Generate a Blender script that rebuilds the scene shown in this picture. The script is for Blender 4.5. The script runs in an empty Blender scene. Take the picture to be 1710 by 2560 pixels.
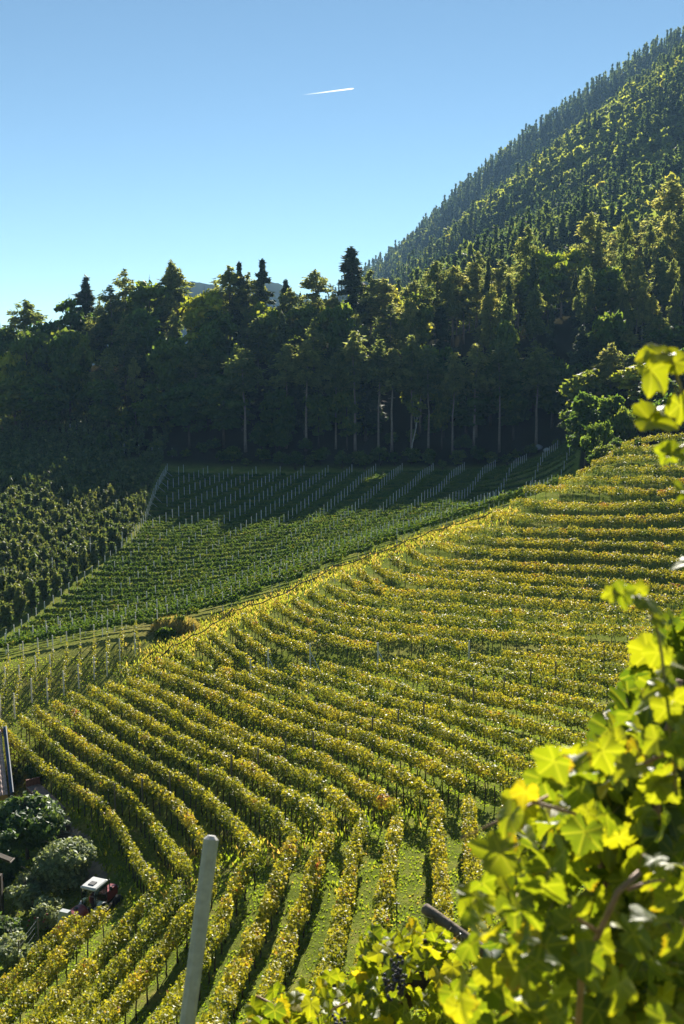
import bpy, math, random
import numpy as np
C = bpy.context.scene
R = math.radians
# ------------------------------------------------------------------ camera, sky, sun, exposure
PITCH = 8.0
cam_d = bpy.data.cameras.new('camera'); cam = bpy.data.objects.new('camera', cam_d)
C.collection.objects.link(cam); C.camera = cam
cam.location = (0, 0, 0); cam.rotation_euler = (R(90 - PITCH), 0, 0)
cam_d.sensor_fit = 'VERTICAL'; cam_d.sensor_height = 36.0; cam_d.sensor_width = 24.0; cam_d.lens = 35.0
cam_d.clip_start = 0.1; cam_d.clip_end = 40000
cam_d.dof.use_dof = True; cam_d.dof.focus_distance = 75.0; cam_d.dof.aperture_fstop = 4.2
SUN_AZ, SUN_EL = R(9), R(24)
wd = bpy.data.worlds.new('World'); C.world = wd; wd.use_nodes = True
_n = wd.node_tree.nodes; _l = wd.node_tree.links; _n.clear()
_o = _n.new('ShaderNodeOutputWorld'); _b = _n.new('ShaderNodeBackground'); _s = _n.new('ShaderNodeTexSky')
_s.sky_type = 'NISHITA'; _s.sun_disc = False; _s.sun_elevation = SUN_EL; _s.sun_rotation = SUN_AZ
_s.altitude = 700; _s.air_density = 0.65; _s.dust_density = 0.0; _s.ozone_density = 0.6
_b.inputs['Strength'].default_value = 0.05
_t = _n.new('ShaderNodeMix'); _t.data_type = 'RGBA'; _t.blend_type = 'MULTIPLY'; _t.inputs[0].default_value = 1.0; _t.inputs[7].default_value = (.84, .97, .90, 1)  # clear teal-leaning mountain air
_l.new(_s.outputs[0], _t.inputs[6]); _l.new(_t.outputs[2], _b.inputs[0]); _l.new(_b.outputs[0], _o.inputs[0])
from mathutils import Vector, Matrix
sun_d = bpy.data.lights.new('sun', 'SUN'); sun = bpy.data.objects.new('sun', sun_d); C.collection.objects.link(sun)
sun_d.energy = 5.0; sun_d.angle = R(0.5); sun_d.color = (1.0, 0.93, 0.82)
SUNV = Vector((math.sin(SUN_AZ) * math.cos(SUN_EL), math.cos(SUN_AZ) * math.cos(SUN_EL), math.sin(SUN_EL)))
sun.rotation_euler = SUNV.to_track_quat('Z', 'Y').to_euler(); sun.location = SUNV * 500
C.view_settings.view_transform = 'Standard'; C.view_settings.look = 'None'
C.view_settings.exposure = 1.6; C.view_settings.gamma = 1.0
C.cycles.max_bounces = 6; C.cycles.diffuse_bounces = 3; C.cycles.glossy_bounces = 2
C.cycles.transmission_bounces = 4; C.cycles.transparent_max_bounces = 8; C.cycles.volume_bounces = 0
C.cycles.use_denoising = True
rng = np.random.default_rng(7)
random.seed(7)
# ------------------------------------------------------------------ terrain heights (fitted once, everything stands on it)
F=2489.0; PIT=math.radians(8.0)
CP,SP=math.cos(PIT),math.sin(PIT)
def pdir(X,Y):
    X=np.asarray(X,float);Y=np.asarray(Y,float)
    u=(X-855)/F; v=(1280-Y)/F
    return np.stack([u,CP+v*SP,-SP+v*CP],-1)
def at(X,Y,D): return pdir(X,Y)*np.asarray(D,float)[...,None]
CTRL=[(100,2560,44),(500,2560,38),(800,2560,33),(1100,2560,30),(1500,2560,26),(100,2400,50),(500,2400,44),(800,2400,40),(1100,2400,37),
(250,2270,58),(0,2250,60),(700,2200,47),(1000,2200,46),(1200,2200,44),(400,2190,57),(640,2130,53.5),(800,2085,53.5),(1000,2040,54),(1200,1990,54),
(90,1810,82),(400,1900,70),(640,2000,61),(60,2000,72),(200,2130,63),(300,2050,65.5),(1000,1800,72),(1300,1850,64),(1600,1700,80),(1700,1580,92),
(1000,1650,85),(1400,1650,86),(700,1620,88),(400,1680,90),(150,1780,86),(1000,1500,100),(1400,1500,104),(1700,1500,104),(1000,1440,108.5),(1400,1400,114),(1700,1400,113),
(1400,1300,124.5),(1700,1300,123),(1250,1330,121),(1520,1205,138),(1640,1140,145),(1720,1120,148),
(460,1592,98),(580,1542,102),(680,1503,105),(750,1477,107.5),(835,1440,111),(926,1407,115),(1020,1370,119),(1085,1342,122),(1160,1320,125),(1227,1293,128),(1310,1252,132),(1400,1222,137),(1480,1183,142),(1555,1138,148),(1626,1108,152),(0,1680,92),(200,1625,95),(330,1585,97),(100,1740,88),
(0,1632,106),(100,1600,112),(250,1560,118),(450,1520,122),(700,1430,135),(900,1330,158),(1100,1255,180),(1300,1180,208),
(450,1190,225),(400,1300,178),(600,1300,178),(750,1250,197),(1000,1200,214),(1350,1150,228),(450,1150,240),(700,1140,242),(900,1140,243),(1350,1110,245),(0,1060,260),(200,1080,250),
(0,1200,205),(200,1200,205),(0,1350,160),(200,1350,160),(0,1480,130),(150,1480,132),(0,1600,112),
(0,1000,285),(200,955,280),(450,940,273),(880,925,272),(1300,845,287),(1700,740,325),(1600,1030,190),(1700,960,215),(-200,985,290),(1900,700,340),(1900,1060,170),(1500,1000,245),(1700,880,250)]
W=[at(*c) for c in CTRL]
EXTRA=[(15,150,-24),(30,175,-23.3),(42,192,-22.3),(10,170,-24.4),(30,150,-19),(-40,-10,-1.0),(0,-10,0.5),(40,-10,0.5),(-25,3,-6),(0,1,-2.6),(0,4,-5.2),(8,4,-5.2),(30,3,-4),(-25,15,-16),(0,14,-12.6),(15,14,-12.4),(0,23,-18.2),(-40,30,-30),(30,40,-20),(60,60,-21),(-90,40,-36),(-90,75,-34),(-100,150,-26),(-120,230,-20),(60,95,-20),(80,140,-10),(-60,400,2),(40,400,8),(30,335,10),(150,400,60),(150,250,15),(-160,330,-10)]
P=np.array([list(w) for w in W]+[list(map(float,e)) for e in EXTRA])
def tps_fit(P,lam=0.0):
    n=len(P);S=40.0
    xy=P[:,:2]/S
    d=np.linalg.norm(xy[:,None]-xy[None],axis=-1)
    K=np.where(d>0,d*d*np.log(d+1e-12),0)+np.eye(n)*lam
    Q=np.c_[np.ones(n),xy]
    A=np.block([[K,Q],[Q.T,np.zeros((3,3))]])
    c=np.linalg.solve(A,np.r_[P[:,2],0,0,0])
    def f(x,y):
        x=np.asarray(x,float)/S;y=np.asarray(y,float)/S
        sh=x.shape;q=np.stack([x.ravel(),y.ravel()],-1);out=np.empty(len(q))
        for i in range(0,len(q),20000):
            b=q[i:i+20000];dd=np.linalg.norm(b[:,None]-xy[None],axis=-1)
            out[i:i+20000]=np.where(dd>0,dd*dd*np.log(dd+1e-12),0)@c[:n]+c[n]+b@c[n+1:]
        return out.reshape(sh)
    return f
tf=tps_fit(P,0.02)
GX0,GX1,GY0,GY1,GS=-170.,190.,-12.,420.,1.5
gx=np.arange(GX0,GX1+.1,GS);gy=np.arange(GY0,GY1+.1,GS)
GXX,GYY=np.meshgrid(gx,gy,indexing='ij')
HZ=tf(GXX,GYY)
def hz(x,y):
    fx=np.clip((np.asarray(x,float)-GX0)/GS,0,len(gx)-1.001);fy=np.clip((np.asarray(y,float)-GY0)/GS,0,len(gy)-1.001)
    i=fx.astype(int);j=fy.astype(int);a=fx-i;b=fy-j
    return HZ[i,j]*(1-a)*(1-b)+HZ[i+1,j]*a*(1-b)+HZ[i,j+1]*(1-a)*b+HZ[i+1,j+1]*a*b
def hit(X,Y,off=0.0,d0=24.0,d1=420.0):
    d=pdir(X,Y);D=np.arange(d0,d1,.25)
    p=d[None]*D[:,None]
    g=p[:,2]-(hz(p[:,0],p[:,1])+off)
    k=np.where((g[1:]<=0)&(g[:-1]>0))[0]
    if len(k)==0:
        return None
    k=k[0];t=g[k]/(g[k]-g[k+1]);Dd=D[k]+t*.25
    q=d*Dd
    return np.array([q[0],q[1],float(hz(q[0],q[1]))]),Dd
HAZE_ON = True
# ------------------------------------------------------------------ helpers
_O1 = 'zeroth first second third fourth fifth sixth seventh eighth ninth tenth eleventh twelfth thirteenth fourteenth fifteenth sixteenth seventeenth eighteenth nineteenth'.split()
_TW = {2: 'twenty', 3: 'thirty', 4: 'forty', 5: 'fifty', 6: 'sixty', 7: 'seventy', 8: 'eighty', 9: 'ninety'}
def nth(n):
    if n < 20: return _O1[n]
    if n >= 100: return 'hundred-and-' + nth(n - 100) if n > 100 else 'hundredth'
    t, u = divmod(n, 10)
    return _TW[t][:-1] + 'ieth' if u == 0 else _TW[t] + '-' + _O1[u]
def link(o, parent=None):
    C.collection.objects.link(o)
    if parent is not None: o.parent = parent
    return o
def tag(o, label=None, cat=None, group=None, kind=None):
    if label: o['label'] = label
    if cat: o['category'] = cat
    if group: o['group'] = group
    if kind: o['kind'] = kind
    return o
def thing(name, label, cat, loc=(0, 0, 0), rz=0.0, group=None, sc=None):
    o = link(bpy.data.objects.new(name, None)); o.empty_display_size = 0.2
    o.location = loc; o.rotation_euler = (0, 0, rz)
    if sc is not None: o.scale = (sc, sc, sc) if np.isscalar(sc) else sc
    return tag(o, label, cat, group)
def obj(name, me, parent=None, loc=None, rz=None, sc=None):
    o = link(bpy.data.objects.new(name, me), parent)
    if loc is not None: o.location = loc
    if rz is not None: o.rotation_euler = (0, 0, rz)
    if sc is not None: o.scale = sc
    return o
def np_mesh(name, V, faces_n, loops, mat, tint=None, tint2=None, smooth=False, pt=None):
    me = bpy.data.meshes.new(name)
    nv, nf = len(V), len(faces_n)
    me.vertices.add(nv); me.vertices.foreach_set('co', np.ascontiguousarray(V, np.float32).ravel())
    me.loops.add(len(loops)); me.loops.foreach_set('vertex_index', np.asarray(loops, np.int32))
    st = np.r_[0, np.cumsum(faces_n)[:-1]].astype(np.int32)
    me.polygons.add(nf); me.polygons.foreach_set('loop_start', st)
    me.polygons.foreach_set('use_smooth', np.full(nf, smooth))
    me.update(calc_edges=True)
    if tint is not None:
        a = me.attributes.new('tint', 'FLOAT', 'FACE'); a.data.foreach_set('value', np.asarray(tint, np.float32))
    if pt is not None:
        for k, v in pt.items():
            a = me.attributes.new(k, 'FLOAT', 'POINT'); a.data.foreach_set('value', np.asarray(v, np.float32))
    me.materials.append(mat)
    return me
def quad_mesh(name, Q, tint, mat):
    n = len(Q)
    return np_mesh(name, Q.reshape(-1, 3), np.full(n, 4), np.arange(4 * n), mat, tint)
def unit(v): return v / (np.linalg.norm(v, axis=-1, keepdims=True) + 1e-9)
def leaf_quads(c, nrm, size, r, asp=0.8, bend=0.18, axis=None):
    """bent diamond leaves at c, facing nrm"""
    n = len(c); nrm = unit(nrm)
    a = unit(np.cross(nrm, unit(r.normal(size=(n, 3))))) if axis is None else unit(axis - nrm * np.sum(axis * nrm, -1, keepdims=True)); b = np.cross(nrm, a)
    s = np.asarray(size).reshape(-1, 1) * np.ones((n, 1))
    up = nrm * s * bend
    return np.stack([c - a * s + up * .3, c + b * s * asp - a * s * .15 - up, c + a * s + up * .6, c - b * s * asp - a * s * .15 - up], 1)
class MB:
    def __init__(s): s.v = []; s.f = []
    def add(s, vs, fs):
        k = len(s.v); s.v += [tuple(map(float, p)) for p in vs]; s.f += [[i + k for i in q] for q in fs]; return s
    def box(s, c, d, rot=None, bev=0.0, taper=(1, 1)):
        x, y, z = [q / 2 for q in d]; out = []
        if bev <= 0:
            pr = [(-x, -y), (x, -y), (x, y), (-x, y)]
        else:
            pr = [(-x + bev, -y), (x - bev, -y), (x, -y + bev), (x, y - bev), (x - bev, y), (-x + bev, y), (-x, y - bev), (-x, -y + bev)]
        n = len(pr); zs = [-z, z] if bev <= 0 else [-z, -z + bev, z - bev, z]
        for i, zz in enumerate(zs):
            k = 1.0
            if bev > 0 and i in (0, 3): k = 1 - bev / max(x, y, 1e-6)
            t = (zz + z) / (2 * z)
            for (px, py) in pr:
                out.append(Vector((px * k * (1 + (taper[0] - 1) * t), py * k * (1 + (taper[1] - 1) * t), zz)))
        if rot is not None: out = [rot @ p for p in out]
        out = [p + Vector(c) for p in out]; fs = [list(range(n))[::-1], [n * (len(zs) - 1) + i for i in range(n)]]
        for j in range(len(zs) - 1):
            for i in range(n): fs.append([j * n + i, j * n + (i + 1) % n, (j + 1) * n + (i + 1) % n, (j + 1) * n + i])
        return s.add(out, fs)
    def tube(s, pts, rad, n=8, cap=True):
        pts = [Vector(p) for p in pts]; m = len(pts)
        rad = [rad] * m if np.isscalar(rad) else list(rad)
        vs = []; prev = None
        for i, p in enumerate(pts):
            t = (pts[min(i + 1, m - 1)] - pts[max(i - 1, 0)]).normalized()
            if prev is None:
                a = t.orthogonal().normalized()
            else:
                a = (prev - t * prev.dot(t)).normalized()
            prev = a; b = t.cross(a)
            for k in range(n):
                w = 2 * math.pi * k / n
                vs.append(p + (a * math.cos(w) + b * math.sin(w)) * rad[i])
        fs = [[i * n + k, i * n + (k + 1) % n, (i + 1) * n + (k + 1) % n, (i + 1) * n + k] for i in range(m - 1) for k in range(n)]
        if cap: fs += [list(range(n))[::-1], [(m - 1) * n + k for k in range(n)]]
        return s.add(vs, fs)
    def lathe(s, c, axis, prof, n=20):
        c = Vector(c); ax = Vector(axis).normalized(); a = ax.orthogonal().normalized(); b = ax.cross(a)
        vs = [c + ax * h + (a * math.cos(2 * math.pi * k / n) + b * math.sin(2 * math.pi * k / n)) * r for r, h in prof for k in range(n)]
        m = len(prof)
        fs = [[i * n + k, i * n + (k + 1) % n, (i + 1) * n + (k + 1) % n, (i + 1) * n + k] for i in range(m - 1) for k in range(n)]
        fs += [list(range(n))[::-1], [(m - 1) * n + k for k in range(n)]]
        return s.add(vs, fs)
    def ball(s, c, r, n=8, m=6):
        vs = [];
        for i in range(m + 1):
            t = math.pi * i / m
            for k in range(n):
                w = 2 * math.pi * k / n
                vs.append((c[0] + r * math.sin(t) * math.cos(w), c[1] + r * math.sin(t) * math.sin(w), c[2] + r * math.cos(t)))
        fs = [[i * n + k, (i + 1) * n + k, (i + 1) * n + (k + 1) % n, i * n + (k + 1) % n] for i in range(m) for k in range(n)]
        return s.add(vs, fs)
    def prism(s, poly, d):
        """poly: list of 3D points (planar), extruded by vector d"""
        n = len(poly); d = Vector(d); vs = [Vector(p) for p in poly] + [Vector(p) + d for p in poly]
        return s.add(vs, [list(range(n))[::-1], [n + i for i in range(n)]] + [[i, (i + 1) % n, n + (i + 1) % n, n + i] for i in range(n)])
    def mesh(s, name, mat, smooth=False):
        me = bpy.data.meshes.new(name); me.from_pydata(s.v, [], s.f); me.update()
        if smooth: me.polygons.foreach_set('use_smooth', [True] * len(me.polygons))
        me.materials.append(mat); return me
    def build(s, name, mat, parent=None, smooth=False): return obj(name, s.mesh(name, mat, smooth), parent)
# ------------------------------------------------------------------ materials
def newmat(name):
    m = bpy.data.materials.new(name); m.use_nodes = True; nt = m.node_tree; nt.nodes.clear()
    return m, nt, nt.nodes.new('ShaderNodeOutputMaterial')
def ramp(nt, stops, fac):
    r = nt.nodes.new('ShaderNodeValToRGB'); el = r.color_ramp.elements
    while len(el) > 1: el.remove(el[-1])
    el[0].position = stops[0][0]; el[0].color = (*stops[0][1], 1)
    for p, c in stops[1:]:
        e = el.new(p); e.color = (*c, 1)
    nt.links.new(fac, r.inputs[0]); return r.outputs[0]
def mul(nt, a, b, blend='MULTIPLY', f=1.0):
    x = nt.nodes.new('ShaderNodeMix'); x.data_type = 'RGBA'; x.blend_type = blend
    if isinstance(f, float): x.inputs[0].default_value = f
    else: nt.links.new(f, x.inputs[0])
    for i, q in ((6, a), (7, b)):
        if isinstance(q, tuple): x.inputs[i].default_value = (*q, 1)
        else: nt.links.new(q, x.inputs[i])
    return x.outputs[2]
def noise(nt, scale, detail=3.0, rough=.55, coord=None):
    n = nt.nodes.new('ShaderNodeTexNoise'); n.inputs['Scale'].default_value = scale; n.inputs['Detail'].default_value = detail
    n.inputs['Roughness'].default_value = rough
    if coord is not None: nt.links.new(coord, n.inputs['Vector'])
    return n
def leafmat(name, stops, trans=0.4, tboost=2.0, rough=0.5, spec=0.4, var=0.25):
    m, nt, out = newmat(name); L = nt.links
    at_ = nt.nodes.new('ShaderNodeAttribute'); at_.attribute_name = 'tint'
    col = ramp(nt, stops, at_.outputs['Fac'])
    oi = nt.nodes.new('ShaderNodeObjectInfo')
    hs = nt.nodes.new('ShaderNodeHueSaturation'); L.new(col, hs.inputs['Color'])
    mr = nt.nodes.new('ShaderNodeMapRange'); L.new(oi.outputs['Random'], mr.inputs[0]); mr.inputs[3].default_value = 1 - var; mr.inputs[4].default_value = 1 + var
    L.new(mr.outputs[0], hs.inputs['Value'])
    mh = nt.nodes.new('ShaderNodeMapRange'); L.new(oi.outputs['Random'], mh.inputs[0]); mh.inputs[3].default_value = .5 + .03 * var * 4; mh.inputs[4].default_value = .5 - .03 * var * 4
    L.new(mh.outputs[0], hs.inputs['Hue'])
    bs = nt.nodes.new('ShaderNodeBsdfPrincipled'); bs.inputs['Roughness'].default_value = rough; bs.inputs['Specular IOR Level'].default_value = spec
    L.new(hs.outputs[0], bs.inputs['Base Color'])
    tr = nt.nodes.new('ShaderNodeBsdfTranslucent')
    L.new(mul(nt, hs.outputs[0], (tboost, tboost * .92, tboost * .45)), tr.inputs['Color'])
    mx = nt.nodes.new('ShaderNodeMixShader'); mx.inputs[0].default_value = trans
    L.new(bs.outputs[0], mx.inputs[1]); L.new(tr.outputs[0], mx.inputs[2]); L.new(mx.outputs[0], out.inputs[0])
    return m
def solid(name, col, rough=0.7, metal=0.0, nscale=8.0, namt=0.25, spec=0.4, bump=0.0):
    m, nt, out = newmat(name); L = nt.links
    tc = nt.nodes.new('ShaderNodeTexCoord'); n = noise(nt, nscale, 5, .6, tc.outputs['Object'])
    lo = tuple(c * (1 - namt) for c in col); hi = tuple(min(1, c * (1 + namt)) for c in col)
    c = ramp(nt, [(.3, lo), (.7, hi)], n.outputs[0])
    bs = nt.nodes.new('ShaderNodeBsdfPrincipled'); L.new(c, bs.inputs['Base Color'])
    bs.inputs['Roughness'].default_value = rough; bs.inputs['Metallic'].default_value = metal; bs.inputs['Specular IOR Level'].default_value = spec
    if bump:
        b = nt.nodes.new('ShaderNodeBump'); b.inputs['Strength'].default_value = bump; b.inputs['Distance'].default_value = .02
        L.new(n.outputs[0], b.inputs['Height']); L.new(b.outputs[0], bs.inputs['Normal'])
    L.new(bs.outputs[0], out.inputs[0]); return m
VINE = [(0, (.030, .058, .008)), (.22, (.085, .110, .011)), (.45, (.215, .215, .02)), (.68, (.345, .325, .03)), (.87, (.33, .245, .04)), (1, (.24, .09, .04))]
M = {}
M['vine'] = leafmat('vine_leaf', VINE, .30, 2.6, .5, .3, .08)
M['field_vine'] = leafmat('field_vine_leaf', [(0, (0.038, 0.083, 0.018)), (.5, (0.090, 0.150, 0.024)), (.85, (0.180, 0.210, 0.030)), (1, (0.255, 0.195, 0.045))], .35, 2.0, .65, .15, .08)
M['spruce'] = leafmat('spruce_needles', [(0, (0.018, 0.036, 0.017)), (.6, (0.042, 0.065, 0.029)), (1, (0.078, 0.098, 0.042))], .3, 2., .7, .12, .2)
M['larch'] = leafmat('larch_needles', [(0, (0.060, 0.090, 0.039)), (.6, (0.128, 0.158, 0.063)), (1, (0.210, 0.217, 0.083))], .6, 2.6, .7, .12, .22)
M['broad'] = leafmat('broad_leaf', [(0, (0.038, 0.075, 0.018)), (.6, (0.083, 0.128, 0.024)), (1, (0.165, 0.188, 0.033))], .55, 2.6, .6, .15, .25)
M['yellow'] = leafmat('yellowing_leaf', [(0, (0.098, 0.140, 0.017)), (.6, (0.196, 0.238, 0.025)), (1, (0.364, 0.336, 0.042))], .5, 2.4, .6, .15, .2)
M['orchard'] = leafmat('apple_leaf', [(0, (0.035, 0.070, 0.025)), (.6, (0.084, 0.119, 0.039)), (1, (0.182, 0.196, 0.070))], .35, 1.9, .6, .2, .15)
M['farm_leaf'] = leafmat('glossy_leaf', [(0, (0.039, 0.078, 0.023)), (.7, (0.091, 0.143, 0.039)), (1, (0.156, 0.195, 0.065))], .35, 2.0, .55, .25, .1)
M['pear_leaf'] = leafmat('pear_leaf', [(0, (0.098, 0.140, 0.063)), (.7, (0.238, 0.280, 0.140)), (1, (0.392, 0.420, 0.252))], .35, 1.8, .55, .25, .1)
M['grass'] = leafmat('grass_blade', [(0, (.10, .17, .015)), (.5, (.19, .27, .025)), (.8, (.30, .32, .05)), (1, (.45, .33, .12))], .5, 1.7, .7, .1, 0)
M['weed'] = leafmat('dry_weed', [(0, (0.144, 0.176, 0.048)), (.5, (0.320, 0.288, 0.096)), (1, (0.528, 0.368, 0.160))], .4, 1.6, .6, .2, .1)
M['mforest'] = leafmat('hillside_foliage', [(0, (0.024, 0.045, 0.021)), (.3, (0.053, 0.078, 0.030)), (.5, (0.105, 0.135, 0.033)), (.8, (0.188, 0.217, 0.042)), (.93, (0.255, 0.240, 0.053)), (1, (0.255, 0.135, 0.075))], .58, 2.6, .7, .1, 0)
M['trunk'] = solid('vine_wood', (.055, .042, .033), .9, 0, 12, .4)
M['bark'] = solid('bark', (.085, .062, .047), .9, 0, 3, .4)
M['larch_bark'] = solid('larch_bark', (.22, .17, .14), .9, 0, 3, .35)
M['birch'] = solid('birch_bark', (.42, .38, .33), .8, 0, 2.5, .45)
M['concrete'] = solid('post_concrete', (.40, .39, .37), .8, 0, 20, .16, .3, .2)
M['post'] = solid('trellis_concrete', (.62, .61, .58), .85, 0, 6, .15)
M['oldpost'] = solid('weathered_post', (.20, .17, .14), .9, 0, 9, .3)
M['hose'] = solid('black_hose', (.012, .012, .013), .9, 0, 5, .2, .05)
M['wood'] = solid('weathered_wood', (.16, .125, .095), .9, 0, 18, .5, .3, .6)
# ------------------------------------------------------------------ ground, mountain, far hills
def project(p):
    p = np.asarray(p, float); d = p[..., 1] * CP - p[..., 2] * SP
    v = p[..., 1] * SP + p[..., 2] * CP
    return 855 + F * p[..., 0] / d, 1280 - F * v / d, d
def sstep(a, b, x): t = np.clip((x - a) / (b - a), 0, 1); return t * t * (3 - 2 * t)
def inpoly(px, py, poly):
    c = np.zeros(px.shape, bool); n = len(poly)
    for i in range(n):
        (x1, y1), (x2, y2) = poly[i], poly[(i + 1) % n]
        with np.errstate(divide='ignore', invalid='ignore'):
            c ^= ((y1 > py) != (y2 > py)) & (px < (x2 - x1) * (py - y1) / (y2 - y1 + 1e-12) + x1)
    return c
def px_path(pts, off, smooth=2, dmin=24.0):
    out = []; last = None
    for (X, Y) in pts:
        r = hit(X, Y, off, dmin)
        if r is None: continue
        if last is not None and abs(r[1] - last) > 16:
            print('row jump', pts[0], (X, Y), last, r[1]); continue
        out.append(r[0][:2]); last = r[1]
    P_ = np.array(out)
    for _ in range(smooth):
        if len(P_) < 3: break
        q = [P_[0]]
        for a, b in zip(P_[:-1], P_[1:]): q += [a * .75 + b * .25, a * .25 + b * .75]
        q.append(P_[-1]); P_ = np.array(q)
    return P_
def resample(P_, step):
    d = np.r_[0, np.cumsum(np.linalg.norm(np.diff(P_, axis=0), axis=1))]; n = max(2, int(d[-1] / step) + 1); s = np.linspace(0, d[-1], n)
    return np.stack([np.interp(s, d, P_[:, 0]), np.interp(s, d, P_[:, 1])], -1), s
TR = [
 [(1555,1104),(1597,1088),(1626,1081),(1710,1083),(1760,1084)],
 [(1520,1126),(1558,1114),(1623,1112),(1710,1112),(1760,1113)],
 [(1480,1151),(1493,1143),(1541,1139),(1639,1136),(1710,1136),(1760,1137)],
 [(1444,1175),(1457,1167),(1525,1166),(1623,1164),(1710,1160),(1760,1160)],
 [(1398,1193),(1434,1188),(1493,1190),(1558,1189),(1655,1190),(1710,1192),(1760,1193)],
 [(1310,1214),(1363,1212),(1525,1216),(1623,1218),(1710,1218),(1760,1219)],
 [(1275,1247),(1307,1245),(1363,1252),(1493,1254),(1623,1252),(1710,1250),(1760,1250)],
 [(1228,1284),(1242,1275),(1275,1278),(1298,1285),(1395,1287),(1525,1288),(1655,1284),(1710,1282),(1760,1282)],
 [(1145,1318),(1175,1309),(1200,1314),(1298,1317),(1428,1318),(1558,1319),(1710,1317),(1760,1317)],
 [(1095,1337),(1125,1330),(1194,1340),(1309,1344),(1363,1346),(1460,1348),(1590,1351),(1710,1356),(1760,1358)],
 [(1058,1348),(1080,1350),(1156,1363),(1233,1371),(1347,1372),(1428,1374),(1525,1379),(1623,1385),(1710,1391),(1760,1394)],
 [(1017,1358),(1043,1379),(1075,1388),(1140,1394),(1233,1399),(1347,1403),(1493,1409),(1590,1415),(1710,1425),(1760,1429)],
 [(974,1376),(1000,1400),(1030,1411),(1075,1418),(1140,1423),(1260,1428),(1298,1430),(1428,1438),(1558,1446),(1710,1458),(1760,1462)],
 [(932,1399),(961,1421),(1010,1433),(1075,1441),(1173,1448),(1260,1455),(1298,1458),(1395,1463),(1509,1470),(1710,1487),(1760,1492)],
 [(890,1412),(919,1437),(958,1455)],
 [(851,1428),(896,1453),(945,1463),(1010,1469),(1140,1477),(1260,1484),(1298,1487),(1395,1495),(1493,1504),(1623,1512),(1710,1519),(1760,1523)],
 [(812,1449),(850,1471),(913,1484),(978,1492),(1010,1497),(1140,1509),(1260,1518),(1298,1521),(1428,1529),(1525,1535),(1639,1541),(1710,1546),(1760,1550)],
 [(768,1467),(805,1489),(860,1508),(945,1518),(1010,1525),(1108,1536),(1260,1547),(1330,1551),(1428,1557),(1525,1560),(1639,1564),(1710,1568)],
 [(730,1485),(773,1515),(863,1537),(960,1551),(1058,1562),(1200,1571),(1298,1577),(1395,1583),(1462,1590)],
 [(685,1498),(740,1531),(805,1553),(863,1563),(960,1576),(1058,1586),(1172,1600)],
 [(649,1521),(692,1550),(757,1576),(860,1591),(944,1603)],
 [(607,1531),(643,1560),(692,1586),(776,1612)],
 [(574,1550),(610,1586),(672,1622)],
 [(522,1567),(558,1599),(626,1645)],
 [(487,1589),(529,1619),(578,1648)],
 [(435,1612),(474,1638),(526,1664)],
 [(392,1638),(431,1654),(470,1671)]]
TP = [px_path(pl, 1.95) for pl in TR]
def axis(segs):
    o = [segs[0][0]]
    for a, b, s in segs: o += list(np.linspace(a, b, max(1, round((b - a) / s)) + 1)[1:])
    return np.array(o)
gxa = axis([(-6000, -600, 600), (-600, -170, 40), (-170, -60, 3), (-60, -22, .9), (-22, 62, .45), (62, 190, 3), (190, 600, 40), (600, 6000, 600)])
gya = axis([(-300, -12, 30), (-12, 20, 2), (20, 92, .9), (92, 152, .42), (150, 260, 1.6), (260, 420, 4), (420, 1000, 60), (1000, 7000, 600)])
XX, YY = np.meshgrid(gxa, gya, indexing='ij')
ZZ = hz(XX, YY)
far = np.maximum(sstep(400, 700, YY), np.maximum(sstep(185, 420, np.abs(XX)), sstep(20, 150, -YY)))
ZZ = ZZ * (1 - far) + (-70) * far
tq_ = np.concatenate([resample(p, .4)[0] for p in TP if len(p) > 1]); tz_ = hz(tq_[:, 0], tq_[:, 1])
sel_ = np.where((XX.ravel() > -20) & (XX.ravel() < 62) & (YY.ravel() > 93) & (YY.ravel() < 154))[0]; zf_ = ZZ.ravel().copy(); pf_ = np.stack([XX.ravel(), YY.ravel()], -1)
for i in range(0, len(sel_), 2000):
    k_ = sel_[i:i + 2000]; d2 = (pf_[k_, None, 0] - tq_[None, :, 0]) ** 2 + (pf_[k_, None, 1] - tq_[None, :, 1]) ** 2; m_ = d2.argmin(1); d_ = np.sqrt(d2[np.arange(len(k_)), m_])
    w_ = sstep(.55, 1.25, d_); zf_[k_] = tz_[m_] * (1 - w_) + zf_[k_] * w_          # level benches under the terrace rows, banks between
ZZ = zf_.reshape(ZZ.shape)
lump = .05 * np.sin(XX * 1.7 + np.sin(YY * 1.3)) * np.cos(YY * 1.9 + np.sin(XX * .9))
ZZ = ZZ + lump * (far < .01)
GV = np.stack([XX, YY, ZZ], -1).reshape(-1, 3)
PXX, PYY, PD = project(GV); PD2 = np.where(PD > 1, PD, 1e9)
LEFT_RIDGE = [(-200, 1650), (0, 1645), (150, 1615), (300, 1570), (420, 1520), (480, 1520), (500, 1590), (440, 1650), (330, 1690), (150, 1800), (0, 1830), (-200, 1840)]
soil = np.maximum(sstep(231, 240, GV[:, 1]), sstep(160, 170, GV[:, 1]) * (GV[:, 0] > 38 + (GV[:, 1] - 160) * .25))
inL = inpoly(PXX, PYY, LEFT_RIDGE) & (PD > 70) & (PD < 112)
dry = .3 * inL + .35 * ((PXX > 330) & (PXX < 560) & (PYY > 1500) & (PYY < 1600) & (PD > 90) & (PD < 112))
brk = inpoly(PXX, PYY, [(380, 2180), (560, 2060), (640, 2090), (760, 2050), (1000, 1990), (1050, 2010), (900, 2080), (640, 2170), (480, 2230)]) & (PD < 75)
dry = np.clip(dry + .45 * brk, 0, 1)
nx, ny = len(gxa), len(gya)
ii, jj = np.meshgrid(np.arange(nx - 1), np.arange(ny - 1), indexing='ij'); a0 = (ii * ny + jj).ravel()
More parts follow.
